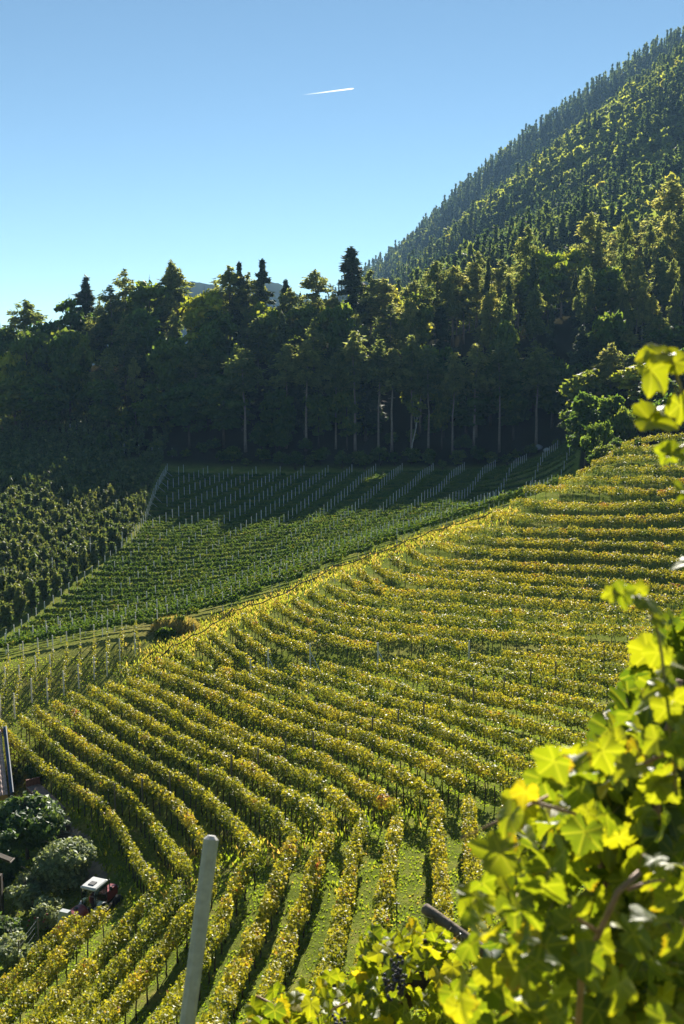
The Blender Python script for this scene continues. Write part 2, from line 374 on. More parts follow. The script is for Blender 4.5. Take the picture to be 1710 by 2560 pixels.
loops = np.stack([a0, a0 + ny, a0 + ny + 1, a0 + 1], -1).ravel()
gm, nt, out = newmat('grass_ground'); L = nt.links
geo = nt.nodes.new('ShaderNodeNewGeometry'); pos = geo.outputs['Position']
n1 = noise(nt, .35, 5, .6, pos); n2 = noise(nt, 4.0, 5, .65, pos); n3 = noise(nt, 26.0, 4, .7, pos)
c1 = ramp(nt, [(.3, (.13, .165, .03)), (.5, (.185, .22, .045)), (.7, (.28, .26, .075))], n1.outputs[0])
c2 = ramp(nt, [(.32, (.6, .65, .5)), (.55, (1, 1, 1)), (.72, (1.25, 1.15, 1.1))], n2.outputs[0])
cg = mul(nt, c1, c2)
c3 = ramp(nt, [(.3, (.55, .6, .5)), (.6, (1.1, 1.1, 1.1))], n3.outputs[0]); cg = mul(nt, cg, c3)
ad = nt.nodes.new('ShaderNodeAttribute'); ad.attribute_name = 'dry'
cd = ramp(nt, [(.3, (.13, .13, .035)), (.6, (.25, .20, .08)), (.8, (.30, .21, .11))], n2.outputs[0])
cg = mul(nt, cg, cd, 'MIX', ad.outputs['Fac'])
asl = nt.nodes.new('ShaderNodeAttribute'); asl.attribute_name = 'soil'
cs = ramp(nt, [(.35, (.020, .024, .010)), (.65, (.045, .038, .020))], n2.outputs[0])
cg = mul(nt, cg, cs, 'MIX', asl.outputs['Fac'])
bs = nt.nodes.new('ShaderNodeBsdfPrincipled'); L.new(cg, bs.inputs['Base Color']); bs.inputs['Roughness'].default_value = .85; bs.inputs['Specular IOR Level'].default_value = .0
bp = nt.nodes.new('ShaderNodeBump'); bp.inputs['Strength'].default_value = .8; bp.inputs['Distance'].default_value = .12
ma = nt.nodes.new('ShaderNodeMath'); ma.operation = 'ADD'; L.new(n2.outputs[0], ma.inputs[0]); L.new(n3.outputs[0], ma.inputs[1])
L.new(ma.outputs[0], bp.inputs['Height']); L.new(bp.outputs[0], bs.inputs['Normal']); L.new(bs.outputs[0], out.inputs[0])
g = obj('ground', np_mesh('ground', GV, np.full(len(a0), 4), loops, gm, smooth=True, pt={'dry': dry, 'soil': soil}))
tag(g, 'grassy valley ground under the vineyards and the forest', 'ground', kind='structure')

MCT = [(880, 690, 1500), (960, 640, 1480), (1100, 525, 1450), (1200, 440, 1420), (1310, 350, 1400), (1400, 275, 1380), (1500, 205, 1350), (1600, 140, 1320), (1710, 80, 1300), (1900, -40, 1250), (2100, -150, 1250),
       (1120, 650, 800), (1200, 560, 820), (1330, 415, 850), (1450, 310, 880), (1600, 200, 900), (1710, 130, 900), (1900, 0, 900),
       (1000, 720, 1000), (1130, 640, 1060), (1250, 530, 1080), (1420, 370, 1100), (1600, 240, 1120), (1750, 140, 1120),
       (1100, 730, 520), (1300, 610, 520), (1500, 530, 540), (1700, 430, 540), (1900, 350, 540),
       (900, 830, 380), (1100, 770, 400), (1300, 710, 400), (1500, 660, 400), (1700, 610, 400), (1900, 560, 400)]
MW = np.array([list(at(*c)) for c in MCT] + [(-150, 450, -40), (-150, 1400, -80), (-200, 900, -90), (-20, 700, -10), (100, 1850, 60), (500, 1850, 260), (900, 1850, 500), (900, 900, 500), (900, 400, 250), (-100, 340, -30)], float)
mf = tps_fit(MW, .02)
mx_ = np.arange(-160, 911, 15.); my_ = np.arange(345, 1861, 15.)
MX, MY = np.meshgrid(mx_, my_, indexing='ij'); MZ = mf(MX, MY) + 6 * np.sin(MX / 47.) * np.sin(MY / 63.) - 8
MZ = np.maximum(MZ, -75)
MX0, MY0 = mx_[0], my_[0]
def mz(x, y):
    fx = np.clip((x - MX0) / 15, 0, len(mx_) - 1.001); fy = np.clip((y - MY0) / 15, 0, len(my_) - 1.001); i = fx.astype(int); j = fy.astype(int); a = fx - i; b = fy - j
    return MZ[i, j] * (1 - a) * (1 - b) + MZ[i + 1, j] * a * (1 - b) + MZ[i, j + 1] * (1 - a) * b + MZ[i + 1, j + 1] * a * b
ii, jj = np.meshgrid(np.arange(len(mx_) - 1), np.arange(len(my_) - 1), indexing='ij'); a0 = (ii * len(my_) + jj).ravel(); ny = len(my_)
msoil = solid('hillside_soil', (.045, .05, .022), 1.0, 0, .02, .4, 0.0)
g = obj('mountain', np_mesh('mountain', np.stack([MX, MY, MZ], -1).reshape(-1, 3), np.full(len(a0), 4), np.stack([a0, a0 + ny, a0 + ny + 1, a0 + 1], -1).ravel(), msoil, smooth=True))
tag(g, 'steep mountain flank rising behind the forest', 'mountain', kind='structure')
# blue hills far down the valley
hp = [(200, 800), (330, 748), (420, 712), (480, 697), (540, 708), (600, 716), (668, 697), (700, 704), (730, 724), (770, 742), (830, 772), (900, 800)]
hx = np.linspace(200, 900, 90); hy = np.interp(hx, [p[0] for p in hp], [p[1] for p in hp]) + rng.normal(size=90) * 1.2
top = at(hx, hy + 6, 2000.0); rows = []
for k, (dy, fz) in enumerate([(-500, .0), (-320, .42), (-150, .75), (0, 1.), (220, .7), (320, 0)]):
    q = top.copy(); q[:, 1] += dy; q[:, 2] = -80 + (q[:, 2] + 80) * fz + (rng.normal(size=90) * 3 if 0 < fz < 1 else 0); q[:, 0] *= 1 + dy / 2000; rows.append(q)
HV = np.concatenate(rows); a0 = np.array([k * 90 + i for k in range(5) for i in range(89)])
g = obj('hills', np_mesh('hills', HV, np.full(len(a0), 4), np.stack([a0, a0 + 1, a0 + 91, a0 + 90], -1).ravel(), solid('far_wooded_hill', (.03, .045, .03), 1.0, 0, .01, .4, 0.0), smooth=True))
tag(g, 'distant blue wooded hills seen through a gap between the treetops', 'hills', kind='structure')
# ------------------------------------------------------------------ vine rows
def wob(s, f, r): return np.sin(s * f + r.uniform(0, 6)) * .5 + np.sin(s * f * 2.3 + r.uniform(0, 6)) * .3 + np.sin(s * f * 5.1 + r.uniform(0, 6)) * .2
def hedge(P_, r, hb, ht, w, dens, size, shoots=.05, red=.3, shoot_h=.4, gap=0.0):
    """leaf cloud of one trellis row along ground path P_ (absolute coordinates)"""
    P2, s = resample(P_, .25); Ln = s[-1]; n = int(Ln * dens)
    t = r.uniform(0, Ln, n)
    if gap > 0:
        ph = (t / 1.0) % 1.0; t = t[(r.uniform(size=n) > gap * (np.abs(ph - .5) > .32))]; n = len(t)
    x = np.interp(t, s, P2[:, 0]); y = np.interp(t, s, P2[:, 1])
    T = unit(np.gradient(P2, axis=0)); tx = np.interp(t, s, T[:, 0]); ty = np.interp(t, s, T[:, 1])
    gz = hz(P2[:, 0], P2[:, 1]); z0 = np.interp(t, s, gz)
    W = w * (1 + .25 * wob(t, 1.9, r) + .15 * wob(t, 7., r)); TOP = ht + .10 * wob(t, 2.3, r) + .06 * wob(t, 9., r); BOT = hb + .15 * wob(t, 3.1, r)
    vh = np.floor(t / 1.05 + .3).astype(int); q_ = r.normal(size=vh.max() + 2); TOP = TOP + .09 * q_[vh]; W = W * (1 + .16 * q_[::-1][vh])
    a = r.uniform(0, 2 * math.pi, n); rr = r.uniform(0, 1, n) ** .33
    ca, sa = np.cos(a), np.sin(a); k = (np.abs(ca) ** 3 + np.abs(sa) ** 3) ** (-1 / 3.)
    lx = W * rr * ca * k; lz = (TOP + BOT) / 2 + (TOP - BOT) / 2 * rr * sa * k
    sh = r.uniform(size=n) < shoots
    tq = np.round(t * 2.2) / 2.2; hsh = (np.sin(tq * 12.9898 + r.uniform(0, 9)) * 43758.5) % 1.0
    lz = np.where(sh, TOP + r.uniform(-.05, 1, n) * shoot_h * (hsh ** 1.5), lz); lx = np.where(sh, lx * .35, lx)
    c = np.stack([x - ty * lx, y + tx * lx, z0 + lz], -1); c[:, :2] += np.where(sh[:, None], (np.stack([tx, ty], -1) * ((tq - t) * .7)[:, None]), 0)
    out_ = np.stack([-ty * ca, tx * ca, sa * .8 + .25], -1)
    nr = unit(out_ * .7 + r.normal(size=(n, 3)) * .75)
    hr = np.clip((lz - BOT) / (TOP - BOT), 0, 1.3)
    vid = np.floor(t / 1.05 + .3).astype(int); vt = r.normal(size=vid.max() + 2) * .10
    tint = .35 + .13 * wob(t, .35, r) + vt[vid] + r.normal(size=n) * .09 + red * (hr - .45) + np.where(r.uniform(size=n) < .07, .3, 0)  # height term: yellower tops, lower leaves darkened as shade painted into the tint
    tint = np.where(sh, .40 + r.normal(size=n) * .12, tint)
    return leaf_quads(c, nr, size * r.uniform(.65, 1.25, n) / 2, r, .85), np.clip(tint, 0, 1), P2, s, gz
TRUNKS = []
for k in range(4):
    rr = random.Random(k); pts = [(0, 0, -.08)]; x = y = 0
    for i in range(1, 6):
        x += rr.uniform(-.035, .035); y += rr.uniform(-.035, .035); pts.append((x, y, .2 * i + .04))
    TRUNKS.append(MB().tube(pts, [.045, .038, .034, .032, .034, .03], 6).mesh('vine_trunk', M['trunk'], True))
def vine_row(label, group, P_, r, tr_step=1.0, mat='vine', tr_h=1.0, **kw):
    Q, tint, P2, s, gz = hedge(P_, r, **kw)
    m = len(s) // 2; org = np.array([P2[m, 0], P2[m, 1], gz[m]])
    root = thing('vine_row', label, 'vine row', org, 0, group)
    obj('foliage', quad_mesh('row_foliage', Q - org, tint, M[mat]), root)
    if tr_step:
        n = min(99, int(s[-1] / tr_step))
        for i in range(n):
            t = min(s[-1] - .1, .25 + i * s[-1] / n + r.uniform(-.15, .15)); x = np.interp(t, s, P2[:, 0]); y = np.interp(t, s, P2[:, 1])
            o = obj('trunk', TRUNKS[r.integers(4)], root, (x - org[0], y - org[1], float(hz(x, y)) - org[2]), r.uniform(0, 6.28), (1, 1, tr_h * r.uniform(.93, 1.07)))
    return root
for i, pl in enumerate(TR):
    r = np.random.default_rng(100 + i); short = i == 14 or i > 21; P_ = TP[i]
    lab = f'golden vine row curving round the terraced hill, {nth(i + 1)} row counted down from the hilltop'
    if short: lab = f'short golden vine row near the ridge hose, {nth(i + 1)} terrace row down from the hilltop'
    vine_row(lab, 'vine rows on the terraced hill', P_, r, 1.6 if i < 18 else 1.0, hb=.84 if i < 18 else .98, ht=1.86, w=.24, dens=175, size=.18, shoots=.05, red=.52, shoot_h=.32)  # strong height tint paints shade on low leaves so row gaps read dark
UR = [
 [(1574,1591),(1639,1598),(1710,1604),(1760,1610)],
 [(1457,1604),(1525,1605),(1639,1621),(1710,1631),(1760,1638)],
 [(1350,1611),(1428,1617),(1525,1630),(1639,1647),(1700,1658),(1760,1668)],
 [(1255,1621),(1330,1630),(1428,1646),(1525,1657),(1640,1679),(1720,1694)],
 [(1178,1626),(1200,1634),(1298,1650),(1395,1666),(1493,1680),(1639,1705),(1720,1720)],
 [(1074,1634),(1123,1643),(1200,1661),(1298,1676),(1395,1693),(1493,1714),(1600,1730),(1700,1748)],
 [(986,1642),(1058,1651),(1123,1675),(1210,1695),(1298,1710),(1395,1732),(1500,1755),(1640,1785)],
 [(908,1647),(960,1654),(1009,1670),(1090,1694),(1210,1725),(1310,1750),(1420,1780),(1560,1820)],
 [(804,1650),(863,1667),(960,1696),(1058,1728),(1123,1744),(1210,1767),(1310,1794),(1420,1828),(1540,1868)],
 [(720,1657),(798,1676),(895,1712),(993,1743),(1058,1758),(1123,1776),(1200,1806),(1310,1845),(1420,1885),(1520,1925)],
 [(633,1661),(700,1681),(798,1715),(895,1750),(993,1777),(1060,1794),(1125,1821),(1190,1854),(1255,1874),(1310,1893),(1400,1935)],
 [(548,1667),(594,1677),(675,1710),(773,1748),(860,1775),(898,1788),(963,1803),(1044,1831),(1093,1857),(1158,1887),(1223,1913),(1268,1932),(1330,1965)],
 [(474,1677),(529,1687),(594,1716),(675,1752),(740,1777),(800,1796),(881,1818),(930,1832),(995,1864),(1060,1890),(1125,1922),(1160,1942)],
 [(350,1650),(405,1680),(448,1691),(513,1719),(578,1745),(660,1785),(725,1808),(806,1834),(865,1853),(930,1887),(995,1922),(1086,1968)],
 [(319,1689),(390,1718),(455,1745),(530,1788),(611,1825),(693,1849),(774,1874),(823,1897),(865,1925),(930,1967),(992,2000)],
 [(270,1699),(325,1722),(390,1754),(455,1790),(510,1819),(595,1849),(644,1873),(693,1893),(758,1925),(823,1963),(865,1996),(904,2031)],
 [(224,1712),(293,1751),(358,1786),(423,1821),(481,1852),(563,1886),(628,1906),(676,1941),(725,1974),(790,2018),(829,2043)],
 [(172,1725),(228,1751),(293,1793),(358,1832),(423,1866),(491,1905),(563,1932),(611,1970),(676,2017),(741,2075)],
 [(130,1748),(195,1780),(260,1832),(325,1874),(410,1918),(481,1946),(530,1991),(579,2041),(628,2091),(640,2108)],
 [(85,1764),(146,1806),(211,1852),(276,1897),(358,1943),(415,1977),(445,2002),(481,2046),(515,2100)],
 [(49,1783),(98,1824),(140,1864),(215,1920),(276,1952),(329,1983),(357,2013),(400,2066),(472,2160)],
 [(-30,1775),(0,1803),(55,1858),(137,1929),(219,1979),(274,2017),(313,2083),(340,2132),(384,2192)]]
for i, pl in enumerate(UR):
    r = np.random.default_rng(200 + i); P_ = px_path(pl, 1.95)
    vine_row(f'yellow-green vine row on bare trunks slanting across the middle vineyard, {nth(len(UR) - i)} from the farmyard',
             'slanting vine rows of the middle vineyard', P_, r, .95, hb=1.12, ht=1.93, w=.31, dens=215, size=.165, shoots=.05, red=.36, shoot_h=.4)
vine_row('short bushy vine row beside the young vines on the grassy slope', 'slanting vine rows of the middle vineyard', px_path([(296, 1660), (345, 1670)], 1.95), np.random.default_rng(5), 1.0, hb=.85, ht=1.95, w=.45, dens=260, size=.165)
BR = [
 [(192,2282),(153,2310),(96,2368),(38,2425),(0,2456),(-40,2490)],
 [(265,2262),(230,2288),(191,2326),(134,2394),(77,2452),(0,2528),(-30,2556)],
 [(379,2226),(337,2264),(299,2318),(249,2375),(191,2437),(115,2509),(70,2556),(20,2600)],
 [(448,2200),(434,2240),(383,2295),(325,2372),(249,2452),(172,2535),(120,2590)],
 [(540,2150),(520,2195),(494,2240),(459,2284),(402,2356),(344,2433),(268,2509),(237,2545),(190,2595)],
 [(640,2125),(600,2175),(580,2210),(550,2290),(509,2372),(459,2440),(402,2528),(370,2580)],
 [(731,2084),(708,2150),(662,2261),(621,2345),(580,2427),(550,2490),(520,2560),(500,2605)],
 [(817,2073),(789,2143),(756,2245),(723,2320),(691,2405),(660,2480),(640,2540),(620,2600)],
 [(907,2045),(884,2110),(868,2204),(852,2286),(836,2351),(808,2420),(772,2490),(745,2560)],
 [(993,2033),(978,2102),(968,2184),(956,2265),(940,2330),(905,2410),(880,2480)],
 [(1091,1990),(1091,2061),(1099,2143),(1107,2224),(1115,2300),(1120,2400)],
 [(1172,1990),(1176,2082),(1185,2184),(1200,2290),(1215,2390)],
 [(1265,2010),(1275,2100),(1290,2200),(1310,2300)]]
for i, pl in enumerate(BR):
    r = np.random.default_rng(300 + i); P_ = px_path(pl, 1.9)
    vine_row(f'reddish-golden vine row running downhill towards the viewer, {nth(i + 1)} from the tractor', 'lowest vine rows below the break in the slope',
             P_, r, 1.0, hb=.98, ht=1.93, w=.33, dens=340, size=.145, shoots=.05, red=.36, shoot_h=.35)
# young vines on the grassy slope, rows straight down
VRP = []
VR = [[(22,1668),(14,1730),(2,1800)],[(59,1660),(50,1720),(37,1796)],[(96,1652),(89,1710),(80,1757)],[(133,1645),(126,1700),(119,1757)],[(168,1636),(164,1700),(160,1738)],
      [(202,1628),(200,1680),(197,1721)],[(236,1617),(237,1660),(236,1699)],[(270,1607),(270,1650),(268,1690)],[(306,1595),(305,1640),(300,1655)],[(340,1585),(340,1620),(338,1640)]]
for i, pl in enumerate(VR):
    r = np.random.default_rng(400 + i); P_ = px_path(pl, 0.0)
    vine_row(f'thin young vine row straight down the grassy slope, {nth(i + 1)} from the house side', 'young vine rows on the grassy slope',
             P_, r, 1.2, tr_h=.8, hb=.25, ht=1.35, w=.20, dens=60, size=.15, shoots=.15, red=0., shoot_h=.5, gap=.75)
    VRP.append(P_)
# ------------------------------------------------------------------ lower field behind the ridge
hp = [(385,1648),(430,1612),(480,1588),(530,1560),(578,1524),(620,1512),(680,1494),(750,1458),(835,1416),(926,1386),(1020,1349),(1080,1325),(1130,1310),(1179,1298),(1227,1281),(1268,1262)]
hw = [at(X, Y, hit(X, Y, .75)[1]) for X, Y in hp]
HWX = np.array(hw)[:, 0]; HWY = np.array(hw)[:, 1]
FLEFT = np.array([hit(x, y)[0][:2] for x, y in [(20,1628),(100,1570),(180,1505),(250,1450),(300,1405),(345,1365),(375,1310),(392,1255),(418,1200),(425,1185)]])
FP = []; k = 0; y = 95.5
while y < 229:
    xl = float(np.interp(y, np.r_[95, FLEFT[:, 1]], np.r_[-42, FLEFT[:, 0] - .8])); xr = float(np.interp(y, HWY, HWX)) - (.4 if y > 105 else 3.) if y < 127 else float(np.interp(y, [127, 136, 160, 200, 229], [float(np.interp(127, HWY, HWX)) - 1.5, 27, 36, 48, 60]))
    y2 = y + .045 * (xr - xl)
    P_ = np.array([(xl, y), ((xl + xr) / 2, (y + y2) / 2 + .6), (xr, y2)])
    r = np.random.default_rng(500 + k); bk = sstep(150, 180, y)
    if xr - xl > 4:
        vine_row(f'low green vine row in the tree-shaded lower field, {nth(k + 1)} row back from the grassy ridge', 'vine rows of the lower field',
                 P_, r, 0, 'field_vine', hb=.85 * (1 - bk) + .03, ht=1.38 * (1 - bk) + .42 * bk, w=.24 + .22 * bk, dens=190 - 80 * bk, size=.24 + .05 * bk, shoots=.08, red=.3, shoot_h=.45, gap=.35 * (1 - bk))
        FP.append((k, P_))
    y += 3.05 - .25 * (1 - bk); k += 1
POST = MB().box((0, 0, 1.08), (.105, .105, 2.26), None, .015).mesh('trellis_post', M['post'])
POSTO = MB().box((0, 0, 1.12), (.10, .09, 2.3), None, .014).mesh('trellis_post', M['oldpost'])
BRC = MB().tube([(0, 0, 1.55), (1.75, 0, .06)], .03, 6).mesh('brace', M['post'])
BRC2 = MB().tube([(0, 0, 1.55), (.5, -1.7, .06)], .03, 6).mesh('brace', M['post'])
cand = []
for (k, P_) in FP:
    P2, s = resample(P_, .1); y0 = P_[0, 1]; t = .15; c = 0
    first = True
    xs0 = np.interp(y0, [109, 229], [-62, -24])
    cols = [P_[0, 0] + .1] + [x for x in np.arange(-75, 75, 5.5) + (.2 + .0055 * np.maximum(0, np.arange(-75, 75, 5.5))) * (y0 - 170) if P_[0, 0] + 2.0 < x < P_[-1, 0]]
    for j, x in enumerate(cols):
        y = np.interp(x, P2[:, 0], P2[:, 1]); z = float(hz(x, y)); X, Y, D = project(np.array([x, y, z + 2.1])); X2 = X
        h_ = hit(float(X), float(Y), 0.0)
        vis = -5 < X < 1500 and (h_ is None or h_[1] > D - 1.5)
        cand.append((k, j, x, y, z, vis, int(round((x - .2 * (y0 - 170)) / (1 + (.0055 if x > .2 * (y0 - 170) else 0) * (y0 - 170)) / 5.5 + 15)), j == 0))
vis = [c for c in cand if c[5]]
vis.sort(key=lambda c: (not c[7], c[3] if c[3] < 150 else c[3] - 1000 if c[2] > 999 else c[3]))
NP = 232
print('field posts visible', len(vis))
idx = set(np.linspace(0, len(vis) - 1, min(NP, len(vis))).round().astype(int).tolist())
rest = []
for q, (k, j, x, y, z, v, col, end) in enumerate(vis):
    if q not in idx: rest.append((x, y, z)); continue
    if end: lab = f'pale concrete end post beside the orchard, lower field, {nth(k + 1)} row back'
    else: lab = f'slim concrete post in the lower field, {nth(k + 1)} row back, {nth(max(col, 1))} line'
    p = obj('trellis_post', POST, None, (x, y, z), random.uniform(-.2, .2)); p.rotation_euler = (random.uniform(-.02, .02), random.uniform(-.02, .02), random.uniform(-.2, .2))
    tag(p, lab, 'trellis post', 'posts in the lower field')
    if end and y > 150: obj('brace', BRC, p)
if rest:
    mb = MB()
    for (x, y, z) in rest: mb.box((x, y, z + 1.08), (.085, .085, 2.26))
    tag(mb.build('trellis_posts', M['post']), 'remaining pale concrete posts scattered through the rows of the lower field', 'trellis posts', kind='stuff')
# posts standing in the near rows
NPOST = [(1575,1598),(1510,1616),(1450,1638),(1390,1656),(1327,1675),(1261,1693),(1184,1719),(1125,1738),(1060,1756),(996,1776),(931,1793),(865,1814),(783,1832),(714,1850),(645,1874),(578,1890),(495,1913),(424,1932),(355,1949),(286,1962)]
for i, (X, Y) in enumerate(NPOST):
    h_ = hit(X, Y, 2.2)
    p = obj('trellis_post', POSTO, None, h_[0], random.uniform(0, 1))
    tag(p, f'grey post poking out of a slanting vine row, {nth(len(NPOST) - i)} in the line from the farmyard', 'trellis post', 'posts in the middle vineyard')
for i, (X, Y) in enumerate([(1173, 1603), (945, 1608), (775, 1610), (670, 1624), (626, 1648)]):
    h_ = hit(X, Y, 2.15); p = obj('trellis_post', POST, None, h_[0], .3)
    tag(p, f'bare end post where a terrace row stops, {nth(5 - i)} from the ridge hose', 'trellis post', 'end posts of the terrace rows'); obj('brace', BRC2, p)
for i, P_ in enumerate(VRP):
    P2, s = resample(P_, 3.8)
    for j, (x, y) in enumerate(P2):
        p = obj('trellis_post', POST, None, (x, y, float(hz(x, y))), .2)
        tag(p, f'slim post on the grassy slope, {nth(i + 1)} young vine row, {nth(j + 1)} downhill', 'trellis post', 'posts on the grassy slope')
for i, (X, Y) in enumerate([(781, 1452), (810, 1440), (838, 1437), (722, 1480), (690, 1497), (652, 1512), (607, 1533), (487, 1560)]):
    h_ = hit(X, Y, 1.0); p = obj('end_stake', MB().tube([(0, 0, -.1), (-.12, 0, 1.0)], [.04, .035], 6).mesh('end_stake', M['post']), None, h_[0])
    tag(p, f'short pale leaning stake by the black hose on the ridge, {nth(i + 1)} of its line', 'stake', 'stakes along the ridge')
hw2 = []
for a, b in zip(hw[:-1], hw[1:]):
    for t in (0, .25, .5, .75): q = a * (1 - t) + b * t; q = q + np.array([0, 0, -.25 * 4 * t * (1 - t)]); hw2.append(q)
hw2.append(hw[-1])
tag(MB().tube(hw2, .055, 6).build('irrigation_hose', M['hose'], None, True), 'black irrigation hose hung in sagging spans along the vineyard ridge', 'hose')
# ------------------------------------------------------------------ trees
def tube_pts(mb, p0, p1, r0, r1, n=5, wig=.0, seg=4):
    p0 = np.array(p0, float); p1 = np.array(p1, float); pts = []
    for i in range(seg + 1):
        q = p0 + (p1 - p0) * i / seg
        if 0 < i < seg: q = q + rng.normal(size=3) * wig
        pts.append(q)
    mb.tube(pts, [r0 + (r1 - r0) * i / seg for i in range(seg + 1)], n)
def g_conifer(r, H, Rm, c0, nb, per, qs, droop, airy, power=.85, kind='spruce'):
    """crown quads of a conifer; c0 = crown base fraction"""
    cs, ns, sz, ti, ax = [], [], [], [], []
    zz = c0 + (1 - c0) * np.sort(r.uniform(0, 1, nb)) ** .95
    for f in zz:
        q = (f - c0) / (1 - c0); Lb = Rm * (1 - q) ** power * r.choice([.45, .8, 1., 1.1, 1.3]) * r.uniform(.85, 1.1) * (1 if q > .12 else .55 + q * 3.5)
        if kind == 'larch': Lb = Rm * (1 - q ** 2.4) ** .8 * r.choice([.35, .7, .9, 1.0, 1.2, 1.35]) * r.uniform(.8, 1.15) * (1 if q > .2 else .4 + q * 3)
        Lb = max(Lb, .25); az = r.uniform(0, 2 * math.pi); m = max(3, int(per * (Lb / Rm) ** .8))
        t = r.uniform(.12 if kind == 'larch' else .05, 1, m) ** .75; d = np.array([math.cos(az), math.sin(az)])
        dz = (-droop * t ** 1.5 * Lb * (1 - .7 * q) + .18 * Lb * t * (q > .6)) + (.25 * Lb * np.maximum(0, t - .7) if kind == 'spruce' else 0)
        sp = .15 * Lb * (1.1 - t) + .12
        off = r.normal(size=(m, 3)) * np.stack([sp, sp, np.full(m, .14 + airy)], -1)
        c = np.stack([d[0] * t * Lb, d[1] * t * Lb, H * f + dz], -1) + off
        c[:, 2] -= np.abs(r.normal(size=m)) * (.35 if kind == 'larch' else .5) * (.4 + .6 * (1 - q))
        cs.append(c); o = np.stack([np.full(m, d[0] * .5), np.full(m, d[1] * .5), np.full(m, .75)], -1)
        ns.append(o + r.normal(size=(m, 3)) * .6); ax.append(np.stack([np.full(m, d[0]), np.full(m, d[1]), np.full(m, -.5)], -1) + r.normal(size=(m, 3)) * .5); sz.append(qs * r.uniform(.6, 1.3, m))
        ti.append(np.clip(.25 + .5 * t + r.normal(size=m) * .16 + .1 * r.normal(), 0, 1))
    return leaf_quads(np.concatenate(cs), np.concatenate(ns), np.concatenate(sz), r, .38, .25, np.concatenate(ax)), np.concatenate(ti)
def g_broad(r, H, Rm, c0, nblob, per, qs, flat=1.0):
    zc = H * (c0 + 1) / 2; hz_ = H * (1 - c0) / 2
    cs, ns, sz, ti = [], [], [], []
    for i in range(nblob):
        u = unit(r.normal(size=3)); rad = r.uniform(.25, 1) ** .5
        b = np.array([u[0] * Rm * .80 * rad, u[1] * Rm * .80 * rad, zc + u[2] * hz_ * .76 * rad])
        if u[2] < 0: b[:2] *= 1.0 - .25 * (-u[2])
        br = Rm * r.uniform(.17, .42); m = int(per * (br / (Rm * .36)) ** 2)
        v = unit(r.normal(size=(m, 3))); v[:, 2] = np.where(v[:, 2] < -.3, -v[:, 2] * .6, v[:, 2])
        rr = br * (r.uniform(.25, 1.05, m) + .35 * (r.uniform(size=m) < .12))[:, None]
        cs.append(b + v * rr * np.array([1, 1, .8])); ns.append(v * .8 + np.array([0, 0, .35]) + r.normal(size=(m, 3)) * .55)
        sz.append(qs * r.uniform(.6, 1.3, m)); ti.append(np.clip(.5 + .12 * r.normal() + r.normal(size=m) * .16, 0, 1))
    return leaf_quads(np.concatenate(cs), np.concatenate(ns), np.concatenate(sz), r, .75, .2), np.concatenate(ti)
def trunk_mesh(r, H, rad, c0, kind, limbs=10, Rm=3):
    mb = MB(); lean = r.normal(size=2) * H * .012
    tp = [(0, 0, -.5)] + [(lean[0] * f ** 2 + r.normal() * .04, lean[1] * f ** 2 + r.normal() * .04, H * f) for f in np.linspace(.12, .97, 7)]
    mb.tube(tp, [rad * 1.15] + [rad * (1 - .93 * f) for f in np.linspace(.12, .97, 7)], 7)
    for i in range(limbs):
        f = r.uniform(c0 * .9, .85); a = r.uniform(0, 6.28); Lb = Rm * (.75 if kind == 'broad' else .8 * (1 - f)) * r.uniform(.6, 1)
        dz = Lb * (.7 if kind == 'broad' else -.2)
        tube_pts(mb, (lean[0] * f * f, lean[1] * f * f, H * f), (math.cos(a) * Lb, math.sin(a) * Lb, H * f + dz), rad * .35 * (1.1 - f), rad * .06, 5, .12)
    return mb
TREES = {}
def add_kind(k, H, R_, me, tm): TREES.setdefault(k, []).append((H, R_, me, tm))
for i in range(3):
    r = np.random.default_rng(10 + i)
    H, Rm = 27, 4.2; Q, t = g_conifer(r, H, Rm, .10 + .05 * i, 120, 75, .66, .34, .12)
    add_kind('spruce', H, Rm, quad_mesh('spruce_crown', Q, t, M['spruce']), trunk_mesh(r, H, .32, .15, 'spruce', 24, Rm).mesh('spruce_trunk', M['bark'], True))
for i in range(4):
    r = np.random.default_rng(20 + i)
    H, Rm = 26, 4.0; Q, t = g_conifer(r, H, Rm, [.34, .42, .28, .48][i], 95, 42, .52, .22, .22, kind='larch')
    add_kind('larch', H, Rm, quad_mesh('larch_crown', Q, t, M['larch']), trunk_mesh(r, H, .30, .2, 'larch', 34, Rm).mesh('larch_trunk', M['larch_bark'], True))
r = np.random.default_rng(26); Q, t = g_conifer(r, 26, 3.6, .60, 60, 38, .50, .22, .22, kind='larch'); TREES['tall_larch'] = [(26, 3.6, quad_mesh('larch_crown', Q, t, M['larch']), trunk_mesh(r, 26, .26, .55, 'larch', 26, 2.2).mesh('larch_trunk', M['larch_bark'], True))]
for i in range(4):
    r = np.random.default_rng(30 + i)
    H, Rm = 17, 5.6; Q, t = g_broad(r, H, Rm, .10, 46, 105, .60)
    tm = trunk_mesh(r, H, .30, .25, 'broad', 9, Rm).mesh('broadleaf_trunk', M['bark'], True)
    add_kind('broad', H, Rm, quad_mesh('broadleaf_crown', Q, t, M['broad']), tm)
    me2 = TREES['broad'][-1][2].copy(); me2.materials.clear(); me2.materials.append(M['yellow']); add_kind('yellow', H, Rm, me2, tm)
r = np.random.default_rng(41)
Q, t = g_broad(r, 13, 2.4, .45, 22, 45, .28); mb = MB()
mb.tube([(0, 0, -.3), (.1, .1, 3), (.5, .1, 6), (.3, 0, 8), (.7, .1, 11.5)], [.15, .13, .11, .08, .03], 7)
mb.tube([(.45, .1, 5.6), (-.4, .2, 8), (-.9, .2, 10.5)], [.07, .05, .02], 6); mb.tube([(.4, 0, 7), (1.2, -.2, 9.5)], [.05, .02], 6)
